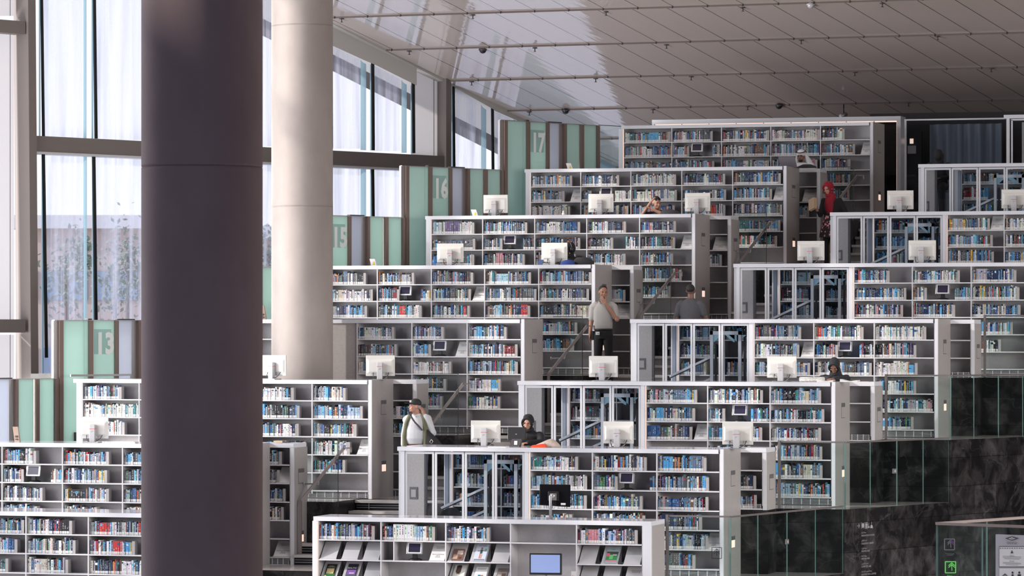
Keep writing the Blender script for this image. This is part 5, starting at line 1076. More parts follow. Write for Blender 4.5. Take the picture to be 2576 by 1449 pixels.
def back_man():
    Y = YR(5)+1.95; f = Fig('person in dark grey polo shirt seen from behind, short black hair, leaning on the counter', (ux(1737, Y), Y, FL[4]), 0)
    f.root.scale = (1, 1, .915)
    sk = SKIN('brown', (.20,.095,.07)); PO = mat('dark_grey_polo', (.085,.085,.095), .85, noise=.06, nscale=12)
    b = MB(); M = xf((0,.02,1.60), math.pi, .0); head(b, M, sk); limb(b, [(0,.02,1.40),(0,.02,1.53)], [.062,.057], sk)
    loft(b, [(0,0,.85,.13,.10),(0,0,1.2,.15,.10),(0,.01,1.38,.15,.09),(0,.01,1.43,.07,.06)], sk)
    limb(b, [(-.175,.01,1.36),(-.235,.03,1.12),(-.27,.12,.90)], [.055,.045,.03], sk); hand(b, (-.27,.13,.89), (.0,.7,-.6), (0,-.6,-.7), 1, sk, .3)
    limb(b, [(.175,.01,1.36),(.25,.03,1.12),(.31,.12,.91)], [.055,.045,.03], sk); hand(b, (.31,.13,.90), (.1,.7,-.6), (0,-.6,-.7), -1, sk, .3)
    for s in (-1, 1): limb(b, [(s*.09,0,.86),(s*.10,-.01,.47),(s*.10,.02,.08)], [.08,.05,.04], sk)
    f.part('body', b, .01); h = MB(); ell(h, M, (0, .026, .04), (.079, .090, .088), mat('hair_black', (.012,.01,.01), .7)); f.part('hair', h, .01)
    p = MB(); loft(p, [(0,0,.88,.16,.12),(0,0,1.04,.165,.125),(0,.0,1.2,.178,.122),(0,.01,1.34,.185,.11),(0,.01,1.41,.13,.09),(0,.015,1.46,.068,.065)], PO)
    for s in (-1, 1): limb(p, [(s*.16,.01,1.37),(s*.19,.01,1.33),(s*.232,.025,1.16)], [.06,.068,.062], PO)
    f.part('polo_shirt', p); t = MB(); TR = mat('black_trousers', (.012,.012,.015), .8); loft(t, [(0,0,.79,.15,.11),(0,0,.94,.16,.12)], TR); legs_std(t, TR); f.part('trousers', t); shoes(f)
back_man()
def cap_man():
    Y = YL(7)+3.15; f = Fig('older person in white shirt, olive vest and black cap touching the ear', (ux(1050, Y), Y, FL[6]), 0)
    f.root.scale = (1, 1, .965)
    sk = SKIN('fair', (.50,.26,.19)); WS = mat('white_shirt', (.60,.61,.64), .8, noise=.03, nscale=10); OL = mat('olive_vest', (.15,.15,.09), .85)
    b = MB(); M = xf((-.03,-.05,1.565), -.85, -.10); head(b, M, sk); limb(b, [(0,.02,1.38),(-.015,-.02,1.50)], [.074,.068], sk)
    loft(b, [(0,0,.85,.15,.13),(0,0,1.1,.17,.14),(0,.01,1.36,.16,.10),(0,.01,1.43,.07,.06)], sk)
    limb(b, [(-.19,.02,1.34),(-.235,.03,1.10),(-.225,-.05,.87)], [.05,.042,.03], sk); hand(b, (-.225,-.055,.86), (.1,-.2,-1), (1,0,0), -1, sk, .4)
    limb(b, [(.19,.01,1.34),(.27,-.03,1.12),(.13,-.04,1.42)], [.05,.042,.03], sk); hand(b, (.13,-.04,1.43), (-.35,.0,.95), (-.8,.2,-.2), -1, sk, .5)
    for s in (-1, 1): limb(b, [(s*.10,0,.86),(s*.10,-.01,.47),(s*.10,.02,.08)], [.085,.055,.042], sk)
    f.part('body', b, .009); face_marks(f, M, sk, 'm'); h = MB(); ell(h, M, (0, .045, .0), (.076, .062, .05), mat('hair_grey', (.35,.33,.32), .8)); f.part('hair', h, .01)
    CP = mat('black_cap', (.015,.017,.016), .7); h = MB(); ell(h, M, (0, .012, .062), (.085, .103, .078), CP); c = f.part('cap', h, .009)
    h = MB(); ell(h, M, (0, -.125, .045), (.068, .062, .007), CP); h.build('brim', c, origin=(0,0,0))
    h = MB(); 
    for dx in (-.02, 0, .02): ell(h, M, (dx*1.1, -.086+.3*abs(dx), .086-abs(dx)*.2), (.007, .006, .018), PAPER, 8)
    ell(h, M, (0, -.088, .066), (.026, .006, .004), PAPER, 8); h.build('cap_emblem', c, origin=(0,0,0))
    p = MB(); loft(p, [(0,-.02,.92,.19,.15),(0,-.04,1.03,.205,.185),(0,-.035,1.16,.20,.175),(0,-.01,1.30,.19,.13),(0,.01,1.38,.155,.10),(0,.01,1.44,.075,.07)], WS)
    limb(p, [(-.17,.02,1.36),(-.235,.03,1.10),(-.228,-.045,.92)], [.062,.056,.042], WS); limb(p, [(.17,.01,1.36),(.275,-.035,1.12),(.155,-.04,1.40)], [.070,.062,.045], WS); limb(p, [(-.06,-.05,1.43),(0,-.09,1.41),(.06,-.05,1.43),(.05,.06,1.45),(-.05,.06,1.45),(-.06,-.05,1.43)], [.02]*6, WS, 8); limb(p, [(-.14,.02,1.365),(-.19,.02,1.335)], [.07,.072], WS); f.part('shirt', p)
    v = MB(); loft(v, [(-.165,-.03,.88,.065,.16),(-.165,-.04,1.08,.06,.17),(-.15,-.01,1.28,.055,.15),(-.11,.02,1.43,.05,.09)], OL); loft(v, [(.19,-.02,.84,.06,.16),(.185,-.03,1.08,.055,.16),(.15,-.0,1.28,.05,.13),(.10,.02,1.44,.05,.08)], OL); f.part('vest', v, .012)
    t = MB(); TR = mat('blue_jeans', (.10,.15,.24), .85); loft(t, [(0,-.01,.79,.16,.13),(0,-.015,.92,.185,.155)], TR); legs_std(t, TR, .85, .09, .46, (.10,.075,.06)); f.part('jeans', t); shoes(f)
    m = MB(); m.tube([(.19*math.cos(a), -.015+.158*math.sin(a), .925) for a in [2*math.pi*i/24 for i in range(25)]], .015, mat('brown_belt', (.10,.03,.02), .6), 6); m.build('belt', f.root, origin=(0,0,0))
    x0, y0, z0 = f.root.location
    bag = empty('shoulder_bag', (x0+.27, y0-.1, z0+.93), 'black shoulder bag hanging beside the person in white shirt and cap', 'bag')
    m = MB(); BG = mat('black_bag', (.015,.015,.017), .7); loft(m, [(.0,0,-.12,.13,.07),(.02,0,-.04,.17,.085),(-.02,0,.06,.13,.08),(-.08,0,.17,.06,.05),(-.11,0,.23,.03,.03)], BG); q = Fig.part(type('q', (), {'root': bag})(), 'pouch', m, .012)
    m = MB(); m.bar((-.13,-.06,.2), (-.25,-.125,.34), .012, .065, mat('bag_strap', (.07,.07,.08), .6), (0,-1,0)); m.bar((-.25,-.125,.34), (-.37,-.06,.485), .012, .065, mat('bag_strap', (.07,.07,.08), .6), (0,-1,0)); m.bar((-.37,-.06,.485), (-.36,.14,.52), .06, .012, mat('bag_strap', (.07,.07,.08), .6)); m.build('strap', bag, origin=(0,0,0))
    m = MB(); m.tube([(.03,-.088,.05),(.06,-.09,.02),(.035,-.092,-.02),(.005,-.09,.01),(.03,-.088,.05)], .006, mat('pale_emblem', (.6,.5,.46), .6), 5); m.build('emblem', bag, origin=(0,0,0))
cap_man()
def hijab(f, M, c, neck, drape=True, name='headscarf'):
    m = MB(); ell(m, M, (0, .032, .022), (.092, .100, .112), c, 18); ell(m, M, (0, .02, .088), (.076, .088, .045), c, 16)
    for a in range(-5, 6):                                               # roll of cloth framing the face
        t = math.pi*(a/10)+math.pi/2; 
    pts = [tuple(M @ Vector((.080*math.sin(t), -.052-.012*math.cos(t), .000+.092*math.cos(t)))) for t in [2*math.pi*i/20 for i in range(20)]]
    m.tube(pts+pts[:1], .019, c, 8); ell(m, M, (0, -.03, -.115), (.078, .072, .040), c, 16)
    if drape: limb(m, [neck, (neck[0], neck[1]+.0, neck[2]+.09)], [.105, .085], c, 16)
    return f.part(name, m, .009)
def seated(loc, turn, label, skin, cloth, hx=0, hy=-.08, hz=1.26, yaw=0, pitch=.3, arms=None, sleeve=None, stool=True, hands=True, scale=1):
    f = Fig(label, loc, turn); sh = hz-.165; arms = [((sg*.185, hy*.3, sh-.045), a_[1], a_[2]) for sg, a_ in zip((-1, 1), arms)] if arms else None; b = MB(); M = xf((hx, hy, hz), yaw, pitch); head(b, M, skin); limb(b, [(hx*.3, hy*.3+.02, sh-.02), (hx*.9, hy*.8+.02, hz-.09)], [.058, .052], skin)
    loft(b, [(0,.05,.58,.14,.11),(0,.04,.75,.13,.10),(hx*.15,.02,sh-.12,.15,.10),(hx*.25,hy*.3,sh,.15,.08),(hx*.3,hy*.3+.01,sh+.04,.06,.05)], skin)
    for s in (-1, 1): limb(b, [(s*.09,.05,.62),(s*.11,-.32,.60),(s*.11,-.30,.20),(s*.11,-.33,.09)], [.078,.055,.042,.036], skin)
    arms = arms or [((-.19,-.0,sh-.02),(-.24,-.12,sh-.24),(-.08,-.34,sh-.26)), ((.19,-.0,sh-.02),(.24,-.12,sh-.24),(.10,-.34,sh-.26))]
    for i, a in enumerate(arms):
        limb(b, list(a), [.046,.038,.026], skin); e = (Vector(a[2])-Vector(a[1])).normalized(); hand(b, Vector(a[2])+e*.01, e, (0,.2,-1), 1 if i == 0 else -1, skin, .55, .92)
    f.part('body', b, .009)
    c = MB(); loft(c, [(0,.05,.55,.17,.13),(0,.04,.75,.165,.13),(hx*.15,.02,sh-.14,.195,.13),(hx*.25,hy*.3,sh-.04,.20,.11),(hx*.28,hy*.3+.01,sh+.01,.13,.09),(hx*.3,hy*.3+.01,sh+.045,.08,.07)], cloth)
    for a in arms:
        c.sphere((a[0][0]*.93, a[0][1], a[0][2]), .075, cloth, 12)
        e = Vector(a[1]).lerp(Vector(a[2]), 1.0 if sleeve is None else sleeve); pts = [a[0], a[1], tuple(e)] if (sleeve is None or sleeve > 0) else [a[0], tuple(Vector(a[0]).lerp(Vector(a[1]), .75))]
        limb(c, pts, [.062,.056,.044][:len(pts)], cloth)
    f.part('top', c, .012)
    t = MB(); TR = mat('dark_trousers', (.03,.03,.035), .85)
    for s in (-1, 1): limb(t, [(s*.09,.05,.62),(s*.11,-.33,.605),(s*.11,-.31,.12)], [.092,.072,.058], TR)
    f.part('trousers', t, .014)
    for s in (-1, 1): m = MB(); ell(m, Matrix.Translation((s*.11,-.37,.05)), (0,0,0), (.045,.12,.04), BLACK, 10); f.part('shoe', m, .013)
    if stool:
        x, y, z = loc; r = empty('stool', loc, 'grey stool under the '+label[:60].replace('person', 'seated person'), 'stool'); r['label'] = 'round grey stool carrying the '+' '.join(label.split()[:7])
        m = MB(); m.tube([(x, y+.05, z+.50), (x, y+.05, z+.535)], .17, DSTEEL, 20); m.build('seat', r); m = MB(); m.tube([(x, y+.05, z+.02), (x, y+.05, z+.50)], .022, STEEL, 10); m.build('pole', r); m = MB(); m.tube([(x, y+.05, z), (x, y+.05, z+.02)], .18, STEEL, 20); m.build('base', r)
    return f, M
BC = mat('black_cloth', (.012,.012,.014), .85)
def readers():
    # woman with glasses writing beside the tablet
    Y = YR(7)+1.62; sk = SKIN('warm', (.50,.27,.20)); z = FL[6]; ctr = ZT[7]-z
    f, M = seated((ux(1332, Y), Y, z), 0, 'person in black headscarf and glasses writing at the seventh right counter beside a tablet', sk, BC, 0, -.08, ctr+.345, .0, .25, [((-.17,.0,ctr+.10),(-.22,-.15,ctr+.04),(-.10,-.36,ctr+.035)), ((.17,.0,ctr+.10),(.24,-.15,ctr+.04),(.09,-.36,ctr+.035))])
    face_marks(f, M, sk, 'f', glasses=True); hijab(f, M, BC, (0,-.03,ctr+.13))
    pe = MB(); p = Vector(f.root.location)+Vector((-.12,-.42,ctr+.05)); pe.tube([p, p+Vector((-.045,0,.12))], .005, PAPER, 6); pe.build('pen', label='white pen held by the person in black writing beside the tablet', cat='pen')
    # woman writing at the sixth right counter
    Y = YR(6)+2.12; sk2 = SKIN('deep', (.24,.12,.085)); z = FL[5]; ctr = ZT[6]-z; NV = mat('dark_navy_cloth', (.022,.024,.03), .85)
    f, M = seated((ux(2104, Y), Y, z), 0, 'person in dark grey headscarf bent over papers at the sixth right counter', sk2, NV, 0, -.16, ctr+.235, .0, .65, [((-.17,-.02,ctr+.06),(-.21,-.16,ctr+.03),(-.04,-.36,ctr+.03)), ((.17,-.02,ctr+.06),(.21,-.16,ctr+.03),(.05,-.36,ctr+.03))])
    face_marks(f, M, sk2, 'f'); hijab(f, M, NV, (0,-.06,ctr+.09))
    # woman with headphones behind the monitor
    Y = YL(4)+1.6; z = FL[3]; ctr = ZT[4]-z
    f, M = seated((ux(1434, Y), Y, z), 0, 'person with headphones over long dark scarf, half hidden behind a white monitor', SKIN('fair', (.50,.26,.19)), BC, .0, -.08, ctr+.30, -.9, .1)
    face_marks(f, M, sk, 'f'); hijab(f, M, BC, (0,-.03,ctr+.1)); m = MB(); m.tube([tuple(M @ Vector((.098*math.cos(t), .02, .02+.115*math.sin(t)))) for t in [math.pi*i/12 for i in range(13)]], .008, DSTEEL, 6)
    for s in (-1, 1): ell(m, M, (s*.1, .02, .0), (.018, .035, .042), BLACK, 10)
    m.build('headphones', label='dark headphones worn by the person behind the white monitor', cat='headphones', origin=(0,0,0)).matrix_basis = Matrix.Translation(f.root.location)
    # young man leaning on his hand
    Y = YL(3)+1.5; z = FL[2]; ctr = ZT[3]-z; sk3 = SKIN('olive', (.46,.25,.18))
    f, M = seated((ux(1662, Y), Y, z), 0, 'young person with curly dark hair in black T-shirt resting the head on one hand', sk3, BC, -.04, -.14, ctr+.235, .75, .05, [((-.16,-.02,ctr+.08),(-.31,-.16,ctr+.035),(-.14,-.16,ctr+.27)), ((.17,-.02,ctr+.06),(.12,-.24,ctr+.03),(-.10,-.28,ctr+.13))], sleeve=-1)
    face_marks(f, M, sk3, 'm'); h = MB(); H = mat('hair_black', (.012,.01,.01), .7)
    for i in range(70):
        a = R.uniform(0, 6.28); t = R.uniform(0, 1.45); ell(h, M, (.074*math.sin(t)*math.cos(a), .022+.09*math.sin(t)*math.sin(a)*(.9), .045+.082*math.cos(t)), (.022,.022,.02), H, 6)
    ell(h, M, (0,.03,.055), (.074,.083,.07), H); f.part('hair', h, .008)
    # man in white headdress with laptop
    Y = YL(2)+2.12; z = FL[1]; ctr = ZT[2]-z; sk4 = SKIN('deep', (.24,.12,.085)); WC = mat('white_cotton', (.72,.73,.77), .85)
    f, M = seated((ux(2017, Y), Y, z), 0, 'bearded person in white robe and white headdress sitting at a laptop', sk4, WC, 0, -.06, ctr+.275, -.1, .22)
    face_marks(f, M, sk4, 'm'); h = MB(); ell(h, M, (0, -.055, -.075), (.046, .040, .035), mat('beard_black', (.012,.009,.009), .9), 12); ell(h, M, (0, -.09, -.043), (.026, .01, .005), mat('beard_black', (.012,.009,.009), .9), 8); f.part('beard', h, .007)
    h = MB(); ell(h, M, (0, .02, .05), (.088, .098, .085), WC, 16); ell(h, M, (0, .07, -.06), (.105, .05, .12), WC, 14); limb(h, [tuple(M @ Vector((-.08,.02,.02))), tuple(M @ Vector((-.11,.05,-.16)))], [.028,.05], WC); limb(h, [tuple(M @ Vector((.08,.03,.03))), tuple(M @ Vector((.13,.05,-.12))), tuple(M @ Vector((.16,.06,-.26)))], [.03,.06,.06], WC); f.part('headdress', h, .01)
    h = MB(); h.tube([tuple(M @ Vector((.084*math.cos(t), .02+.094*math.sin(t), .088+.012*math.sin(t)))) for t in [2*math.pi*i/24 for i in range(25)]], .010, BLACK, 6); h.build('head_cord', f.root, origin=(0,0,0))
    h = MB(); limb(h, [(-.05,-.10,ctr+.10),(0,-.12,ctr+.075)], [.012,.010], WC, 8); limb(h, [(.05,-.10,ctr+.10),(0,-.12,ctr+.075)], [.012,.010], WC, 8); f.part('collar', h, .008)
    # dim figure behind the upper right counter
    Y = YR(2)+1.6; z = FL[1]; ctr = ZT[2]-z
    f, M = seated((ux(2362, Y), Y, z), 0, 'dim silhouette of a person in black hood behind the upper right counter', SKIN('deep', (.24,.12,.085)), BC, 0, -.05, ctr+.21, math.pi, .1)
    hijab(f, M, BC, (0,0,ctr+.05))
readers()
def red_woman():
    Y = YL(2)+.55; f = Fig('standing person in red headscarf, black jacket and flowered skirt, reading a thick open book', (ux(2092, Y), Y, FL[2]), 0)
    sk = SKIN('fair', (.50,.26,.19)); RD = mat('red_scarf', (.30,.008,.025), .8); DR = mat('flowered_skirt', (.02,.02,.025), .8)
    # procedural flowers on the skirt
    n = DR.node_tree.nodes; l = DR.node_tree.links; t = n.new('ShaderNodeTexCoord'); v = n.new('ShaderNodeTexVoronoi'); v.inputs['Scale'].default_value = 13; r = n.new('ShaderNodeValToRGB'); e = r.color_ramp.elements; e[0].position = .0; e[0].color = (.70,.34,.36,1); e[1].position = .34; e[1].color = (.35,.05,.09,1); x = e.new(.42); x.color = (.015,.015,.018,1); r.color_ramp.interpolation = 'CONSTANT'
    nz = n.new('ShaderNodeTexNoise'); nz.inputs['Scale'].default_value = 9; nz.inputs['Detail'].default_value = 3; va = n.new('ShaderNodeVectorMath'); va.operation = 'ADD'; sc_ = n.new('ShaderNodeVectorMath'); sc_.operation = 'SCALE'; sc_.inputs['Scale'].default_value = .22
    l.new(t.outputs['Object'], nz.inputs[0]); l.new(nz.outputs['Color'], sc_.inputs[0]); l.new(t.outputs['Object'], va.inputs[0]); l.new(sc_.outputs[0], va.inputs[1]); l.new(va.outputs[0], v.inputs['Vector']); l.new(v.outputs['Distance'], r.inputs[0]); l.new(r.outputs[0], n['Principled BSDF'].inputs['Base Color'])
    b = MB(); M = xf((-.05,-.06,1.53), -.45, .42); head(b, M, sk); limb(b, [(0,.02,1.34),(-.03,-.03,1.46)], [.055,.05], sk)
    loft(b, [(0,0,.85,.14,.10),(0,0,1.05,.12,.09),(0,.01,1.30,.14,.08),(0,.01,1.36,.06,.05)], sk)
    limb(b, [(-.16,.0,1.28),(-.20,-.06,1.03),(-.22,-.30,1.12)], [.045,.036,.026], sk); hand(b, (-.22,-.31,1.125), (-.25,-.35,.75), (-.3,-.8,-.2), 1, sk, .55, .95)
    limb(b, [(.16,.0,1.28),(.26,.02,1.05),(.24,-.12,.85)], [.045,.036,.026], sk); hand(b, (.24,-.13,.845), (0,-.6,-.8), (-1,0,0), 1, sk, .4, .95)
    for s in (-1, 1): limb(b, [(s*.09,0,.86),(s*.08,-.01,.45),(s*.08,.02,.08)], [.08,.05,.036], sk)
    f.part('body', b, .009); face_marks(f, M, sk, 'f'); h = hijab(f, M, RD, (-.01,-.01,1.30))
    m = MB(); loft(m, [(-.02,-.08,1.02,.02,.02),(-.03,-.10,1.12,.07,.045),(-.03,-.09,1.24,.09,.06),(-.02,-.06,1.36,.085,.07)], RD); limb(m, [(.03,-.11,1.22),(.02,-.12,.98)], [.035,.02], RD); f.part('scarf_end', m, .009, h)
    j = MB(); loft(j, [(.02,0,.86,.19,.14),(.02,0,1.02,.165,.12),(0,0,1.18,.165,.115),(0,.01,1.29,.165,.10),(0,.01,1.35,.09,.07)], BC); limb(j, [(-.15,.0,1.30),(-.205,-.06,1.03),(-.215,-.24,1.10)], [.056,.05,.042], BC); limb(j, [(.15,.0,1.30),(.27,.02,1.05),(.25,-.10,.87)], [.06,.06,.052], BC); f.part('jacket', j, .012)
    s_ = MB(); loft(s_, [(-.02,-.02,.60,.22,.16),(-.01,-.01,.74,.205,.15),(0,0,.88,.175,.135),(0,0,1.02,.14,.12)], DR); f.part('skirt', s_, .012)
    t = MB(); legs_std(t, mat('black_trousers', (.012,.012,.015), .8), .8, .085, .45, (.085,.062,.05)); f.part('trousers', t, .012); shoes(f)
    m = MB(); m.box(-.005,.045,-.165,-.158,.84,.92,PLATE); m.build('name_badge', f.root, origin=(0,0,0))
    L = Vector(f.root.location); bk = empty('open_book', L+Vector((-.27,-.42,1.17)), 'thick tan book held up by the person in red headscarf', 'book'); bk.rotation_euler = (math.radians(-15), math.radians(-18), math.radians(-35))
    m = MB(); m.box(-.075,.075,-.03,.03,-.05,.16,mat('page_block', (.55,.44,.33), .8)); m.build('pages', bk, origin=(0,0,0)); m = MB(); m.box(-.08,-.075,-.034,.034,-.055,.165,mat('tan_cover', (.50,.36,.24), .6)); m.box(.075,.08,-.034,.034,-.055,.165,mat('tan_cover', (.50,.36,.24), .6)); m.box(-.08,.08,-.036,-.03,-.055,.165,mat('tan_cover', (.50,.36,.24), .6)); m.build('cover', bk, origin=(0,0,0))
red_woman()
# ---------------------------------------------------------------- things lying on the counters
def on_counter(side, k, u, dy=.3):
    Y = (YL(k) if side == 'L' else YR(k))+dy; return Vector((ux(u, Y), Y, ZT[k]))
def blob(name, label, cat, loc, secs, m, vox=.012):
    mb = MB(); loft(mb, secs, m, 16); r = empty(name, loc); o = Fig.part(type('q', (), {'root': None})(), name, mb, vox) if False else None
    f = type('q', (), {'root': r})(); p = Fig.part(f, name, mb, vox); p.parent = None; p.location = loc; bpy.data.objects.remove(r); return tag(p, label, cat)
def props():
    # tablet in black stand, papers, red book, tan cloth bag
    p = on_counter('R', 7, 1298, .5); root = empty('tablet_stand', p, 'black tablet leaning on a black stand left of the writing person in glasses', 'tablet')
    m = MB(); m.hexa([(-.13,-.02,.10),(.15,-.02,.10),(.15,.0,.10),(-.13,.0,.10),(-.15,.05,.30),(.15,.05,.30),(.15,.07,.30),(-.15,.07,.30)], BLACK); m.build('tablet', root, origin=(0,0,0), bevel=.006); m = MB(); m.hexa([(-.10,-.03,0),(.06,-.03,0),(.06,.08,0),(-.10,.08,0),(-.06,-.02,.12),(.10,-.02,.12),(.10,.03,.12),(-.06,.03,.12)], DSTEEL); m.build('stand', root, origin=(0,0,0))
    m = MB(); m.face([(-.02,-.034,.03),(.03,-.034,.03),(.03,-.026,.09),(-.02,-.026,.09)], PAPER); m.box(-.012,.012,.008,.012,.19,.195,PAPER); m.build('sticker', root, origin=(0,0,0))
    p = on_counter('R', 7, 1356, .35); m = MB(); m.hexa([(p.x-.12,p.y-.05,p.z),(p.x+.12,p.y-.05,p.z),(p.x+.12,p.y+.15,p.z),(p.x-.12,p.y+.15,p.z),(p.x-.10,p.y-.04,p.z+.03),(p.x+.08,p.y-.04,p.z+.055),(p.x+.08,p.y+.12,p.z+.055),(p.x-.10,p.y+.12,p.z+.03)], mat('red_orange_book', (.75,.08,.03), .3)); m.build('folded_magazine', label='red and orange open booklet under the hands of the writing person in glasses', cat='booklet')
    blob('cloth_bag', 'crumpled tan cloth bag on the seventh right counter', 'bag', on_counter('R', 7, 1378, .5), [(0,0,0,.22,.10),(0,0,.03,.2,.10),(.03,0,.07,.13,.08),(.05,0,.11,.06,.05),(.055,0,.125,.02,.02)], mat('tan_cloth', (.50,.42,.37), .9, noise=.2, nscale=12))
    p = on_counter('R', 7, 1255, .25); m = MB(); m.box(p.x-.15, p.x+.14, p.y-.1, p.y+.1, p.z, p.z+.006, PAPER); m.build('paper_sheet', label='loose white sheets left of the tablet, seventh right counter', cat='paper')
    # woven case, open books at the sixth right counter
    p = on_counter('R', 6, 2043, .45); WV = mat('woven_white_case', (.70,.68,.64), .8, noise=.3, nscale=60); root = empty('woven_case', p, 'white woven pencil case beside the monitor, sixth right counter', 'case'); m = MB(); m.box(-.2,.2,-.06,.06,0,.075,WV); m.build('body', root, origin=(0,0,0), bevel=.02); m = MB(); m.tube([(-.19,-.061,.06),(.19,-.061,.06)], .004, STEEL, 6); m.build('zip', root, origin=(0,0,0))
    for u, w, lab in ((2078,.13,'open notebook left of the bent person, sixth right counter'),(2138,.14,'open white book right of the bent person, sixth right counter')):
        p = on_counter('R', 6, u, .4); root = empty('open_notebook', p, lab, 'book'); 
        for s in (-1, 1): m = MB(); m.hexa([(0,-.1,0),(s*w,-.1,0),(s*w,.1,0),(0,.1,0),(0,-.1,.012),(s*w,-.1,.03 if s > 0 else .045),(s*w,.1,.03 if s > 0 else .045),(0,.1,.012)], PAPER); m.build('page_block', root, origin=(0,0,0))
    p = on_counter('R', 6, 2165, .3); m = MB(); m.box(p.x-.13,p.x+.15,p.y-.1,p.y+.1,p.z,p.z+.008,mat('pinkish_paper', (.75,.66,.66), .7)); m.build('paper_sheet', label='pinkish sheet at the right end of the sixth right counter', cat='paper')
    # bags
    DK = mat('dark_bag', (.03,.03,.035), .85); BL = mat('blue_bag', (.03,.07,.28), .8)
    blob('backpack', 'black backpack lying right of the person with headphones', 'bag', on_counter('L', 4, 1468, .5), [(0,0,0,.19,.12),(0,0,.05,.2,.12),(-.01,0,.10,.16,.10),(-.03,0,.14,.09,.06)], DK)
    blob('jacket', 'blue and black folded jacket in front of the person with headphones', 'jacket', on_counter('L', 4, 1428, .35), [(0,0,0,.14,.1),(0,0,.05,.13,.09),(.02,0,.09,.06,.05)], BL)
    blob('shoulder_bag', 'dark bag lying beside the leaning young person', 'bag', on_counter('L', 3, 1686, .5), [(0,0,0,.2,.11),(0,0,.04,.19,.11),(-.02,0,.08,.14,.08),(-.04,0,.10,.06,.04)], DK)
    # phone stand, bottle, small white figure
    p = on_counter('L', 4, 1357, .5); m = MB(); m.hexa([(p.x-.04,p.y,p.z),(p.x+.05,p.y,p.z),(p.x+.05,p.y+.02,p.z),(p.x-.04,p.y+.02,p.z),(p.x-.02,p.y+.03,p.z+.1),(p.x+.06,p.y+.03,p.z+.1),(p.x+.06,p.y+.05,p.z+.1),(p.x-.02,p.y+.05,p.z+.1)], mat('dark_blue_holder', (.05,.09,.20), .5)); m.build('phone_stand', label='small dark blue stand left of the monitor with the person with headphones', cat='stand')
    p = on_counter('L', 4, 1092, .4); root = empty('water_bottle', p, 'small clear blue water bottle at the left end of the fourth left counter', 'bottle'); m = MB(); m.tube([p, p+Vector((0,0,.1)), p+Vector((0,0,.125)), p+Vector((0,0,.135))], [.03,.03,.014,.012], mix_glass('bottle_plastic', (.6,.75,.9), .4, .05, (.3,.5,.75), .35), 14); m.build('body', root); m = MB(); m.tube([p+Vector((0,0,.135)), p+Vector((0,0,.155))], .014, mat('blue_cap', (.05,.2,.6), .4), 10); m.build('cap', root); m = MB(); m.tube([p+Vector((0,0,.05)), p+Vector((0,0,.09))], .0305, mat('blue_cap', (.05,.2,.6), .4), 14); m.build('bottle_label', root)
    p = on_counter('L', 3, 1417, .4); m = MB(); m.sphere(p+Vector((0,0,.03)), .03, PAPER, 12); m.sphere(p+Vector((0,0,.07)), .018, PAPER, 10); m.tube([p+Vector((.0,0,.03)), p+Vector((.0,0,.09))], .012, PAPER, 8); m.build('white_figure', label='tiny white object standing on the third left counter left of the monitor', cat='ornament')
    # small tilted notices on the counters
    for side, k, u, c, lab in (('L',7,40,0,'tan wooden holder with number tag on the seventh left counter'),('L',5,660,0,'tan wooden holder between the two columns'),('L',4,938,1,'small notice with yellow warning sign left of the fourth left row'),('L',3,1193,1,'small notice with yellow warning sign, left end of the third left row'),('L',2,1432,1,'small notice with yellow warning sign in front of partition 17')):
        p = on_counter(side, k, u, .5); h = .24 if c == 0 else .13; root = empty('holder' if c == 0 else 'warning_notice', p, lab, 'notice'); m = MB(); w = .045 if c == 0 else .05
        m.hexa([(-w+.03,-.02,0),(w+.03,-.02,0),(w+.03,.02,0),(-w+.03,.02,0),(-w-.03,.04,h),(w-.03,.04,h),(w-.03,.06,h),(-w-.03,.06,h)], mat('tan_wood', (.36,.26,.21), .7) if c == 0 else PAPER); m.build('plate', root, origin=(0,0,0))
        m = MB()
        if c: m.face([(.0,-.012,.02),(.05,-.012,.02),(.01,.012,.09)], mat('warning_yellow', (.8,.65,.03), .5)); 
        else: 
            for i in (0,1): m.box(-.0+i*.02,.012+i*.02,-.03,-.0,.03,.05,SOCKD); m.box(-.01+i*.02,.002+i*.02,-.02,.005,.07,.10,SOCKD)
        m.build('print', root, origin=(0,0,0))
    # laptop, dark pouch in front of the person in white
    p = on_counter('L', 2, 1985, .6); root = empty('laptop', p, 'open grey laptop in front of the person in white headdress', 'laptop'); m = MB(); m.hexa([(-.16,-.02,.0),(.16,-.02,.0),(.16,-.01,.0),(-.16,-.01,.0),(-.19,-.1,.2),(.13,-.1,.2),(.13,-.09,.2),(-.19,-.09,.2)], mat('dark_grey_laptop', (.16,.15,.17), .4)); m.build('lid', root, origin=(0,0,0)); m = MB(); m.box(-.16,.16,-.01,.22,0,.015,DSTEEL); m.build('keyboard_base', root, origin=(0,0,0))
    blob('pouch', 'flat black pouch in front of the person in white headdress', 'bag', on_counter('L', 2, 2030, .95), [(0,0,0,.2,.09),(0,0,.03,.18,.09),(0,0,.07,.08,.05)], DK)
    p = on_counter('L', 2, 2262, .5)
    p = on_counter('L', 7, 706, 1.3); p.z = ZT[7]; m = MB(); m.box(p.x-.1,p.x+.05,p.y-.06,p.y+.06,p.z,p.z+.03,mat('tan_cover', (.50,.36,.24), .6)); m.build('book', label='thick tan book lying flat at the right end of the seventh left counter', cat='book'); m = MB(); m.box(p.x+.06,p.x+.16,p.y-.06,p.y+.06,p.z,p.z+.02,DK); m.build('book', label='black book lying beside the tan book, seventh left counter', cat='book')
    p = on_counter('L', 7, 315, .4); m = MB(); m.box(p.x-.2,p.x+.2,p.y-.08,p.y+.08,p.z,p.z+.018,PLATE); 
    for i in range(12): m.box(p.x-.18+i*.03, p.x-.16+i*.03, p.y-.07, p.y+.06, p.z+.018, p.z+.024, PAPER)
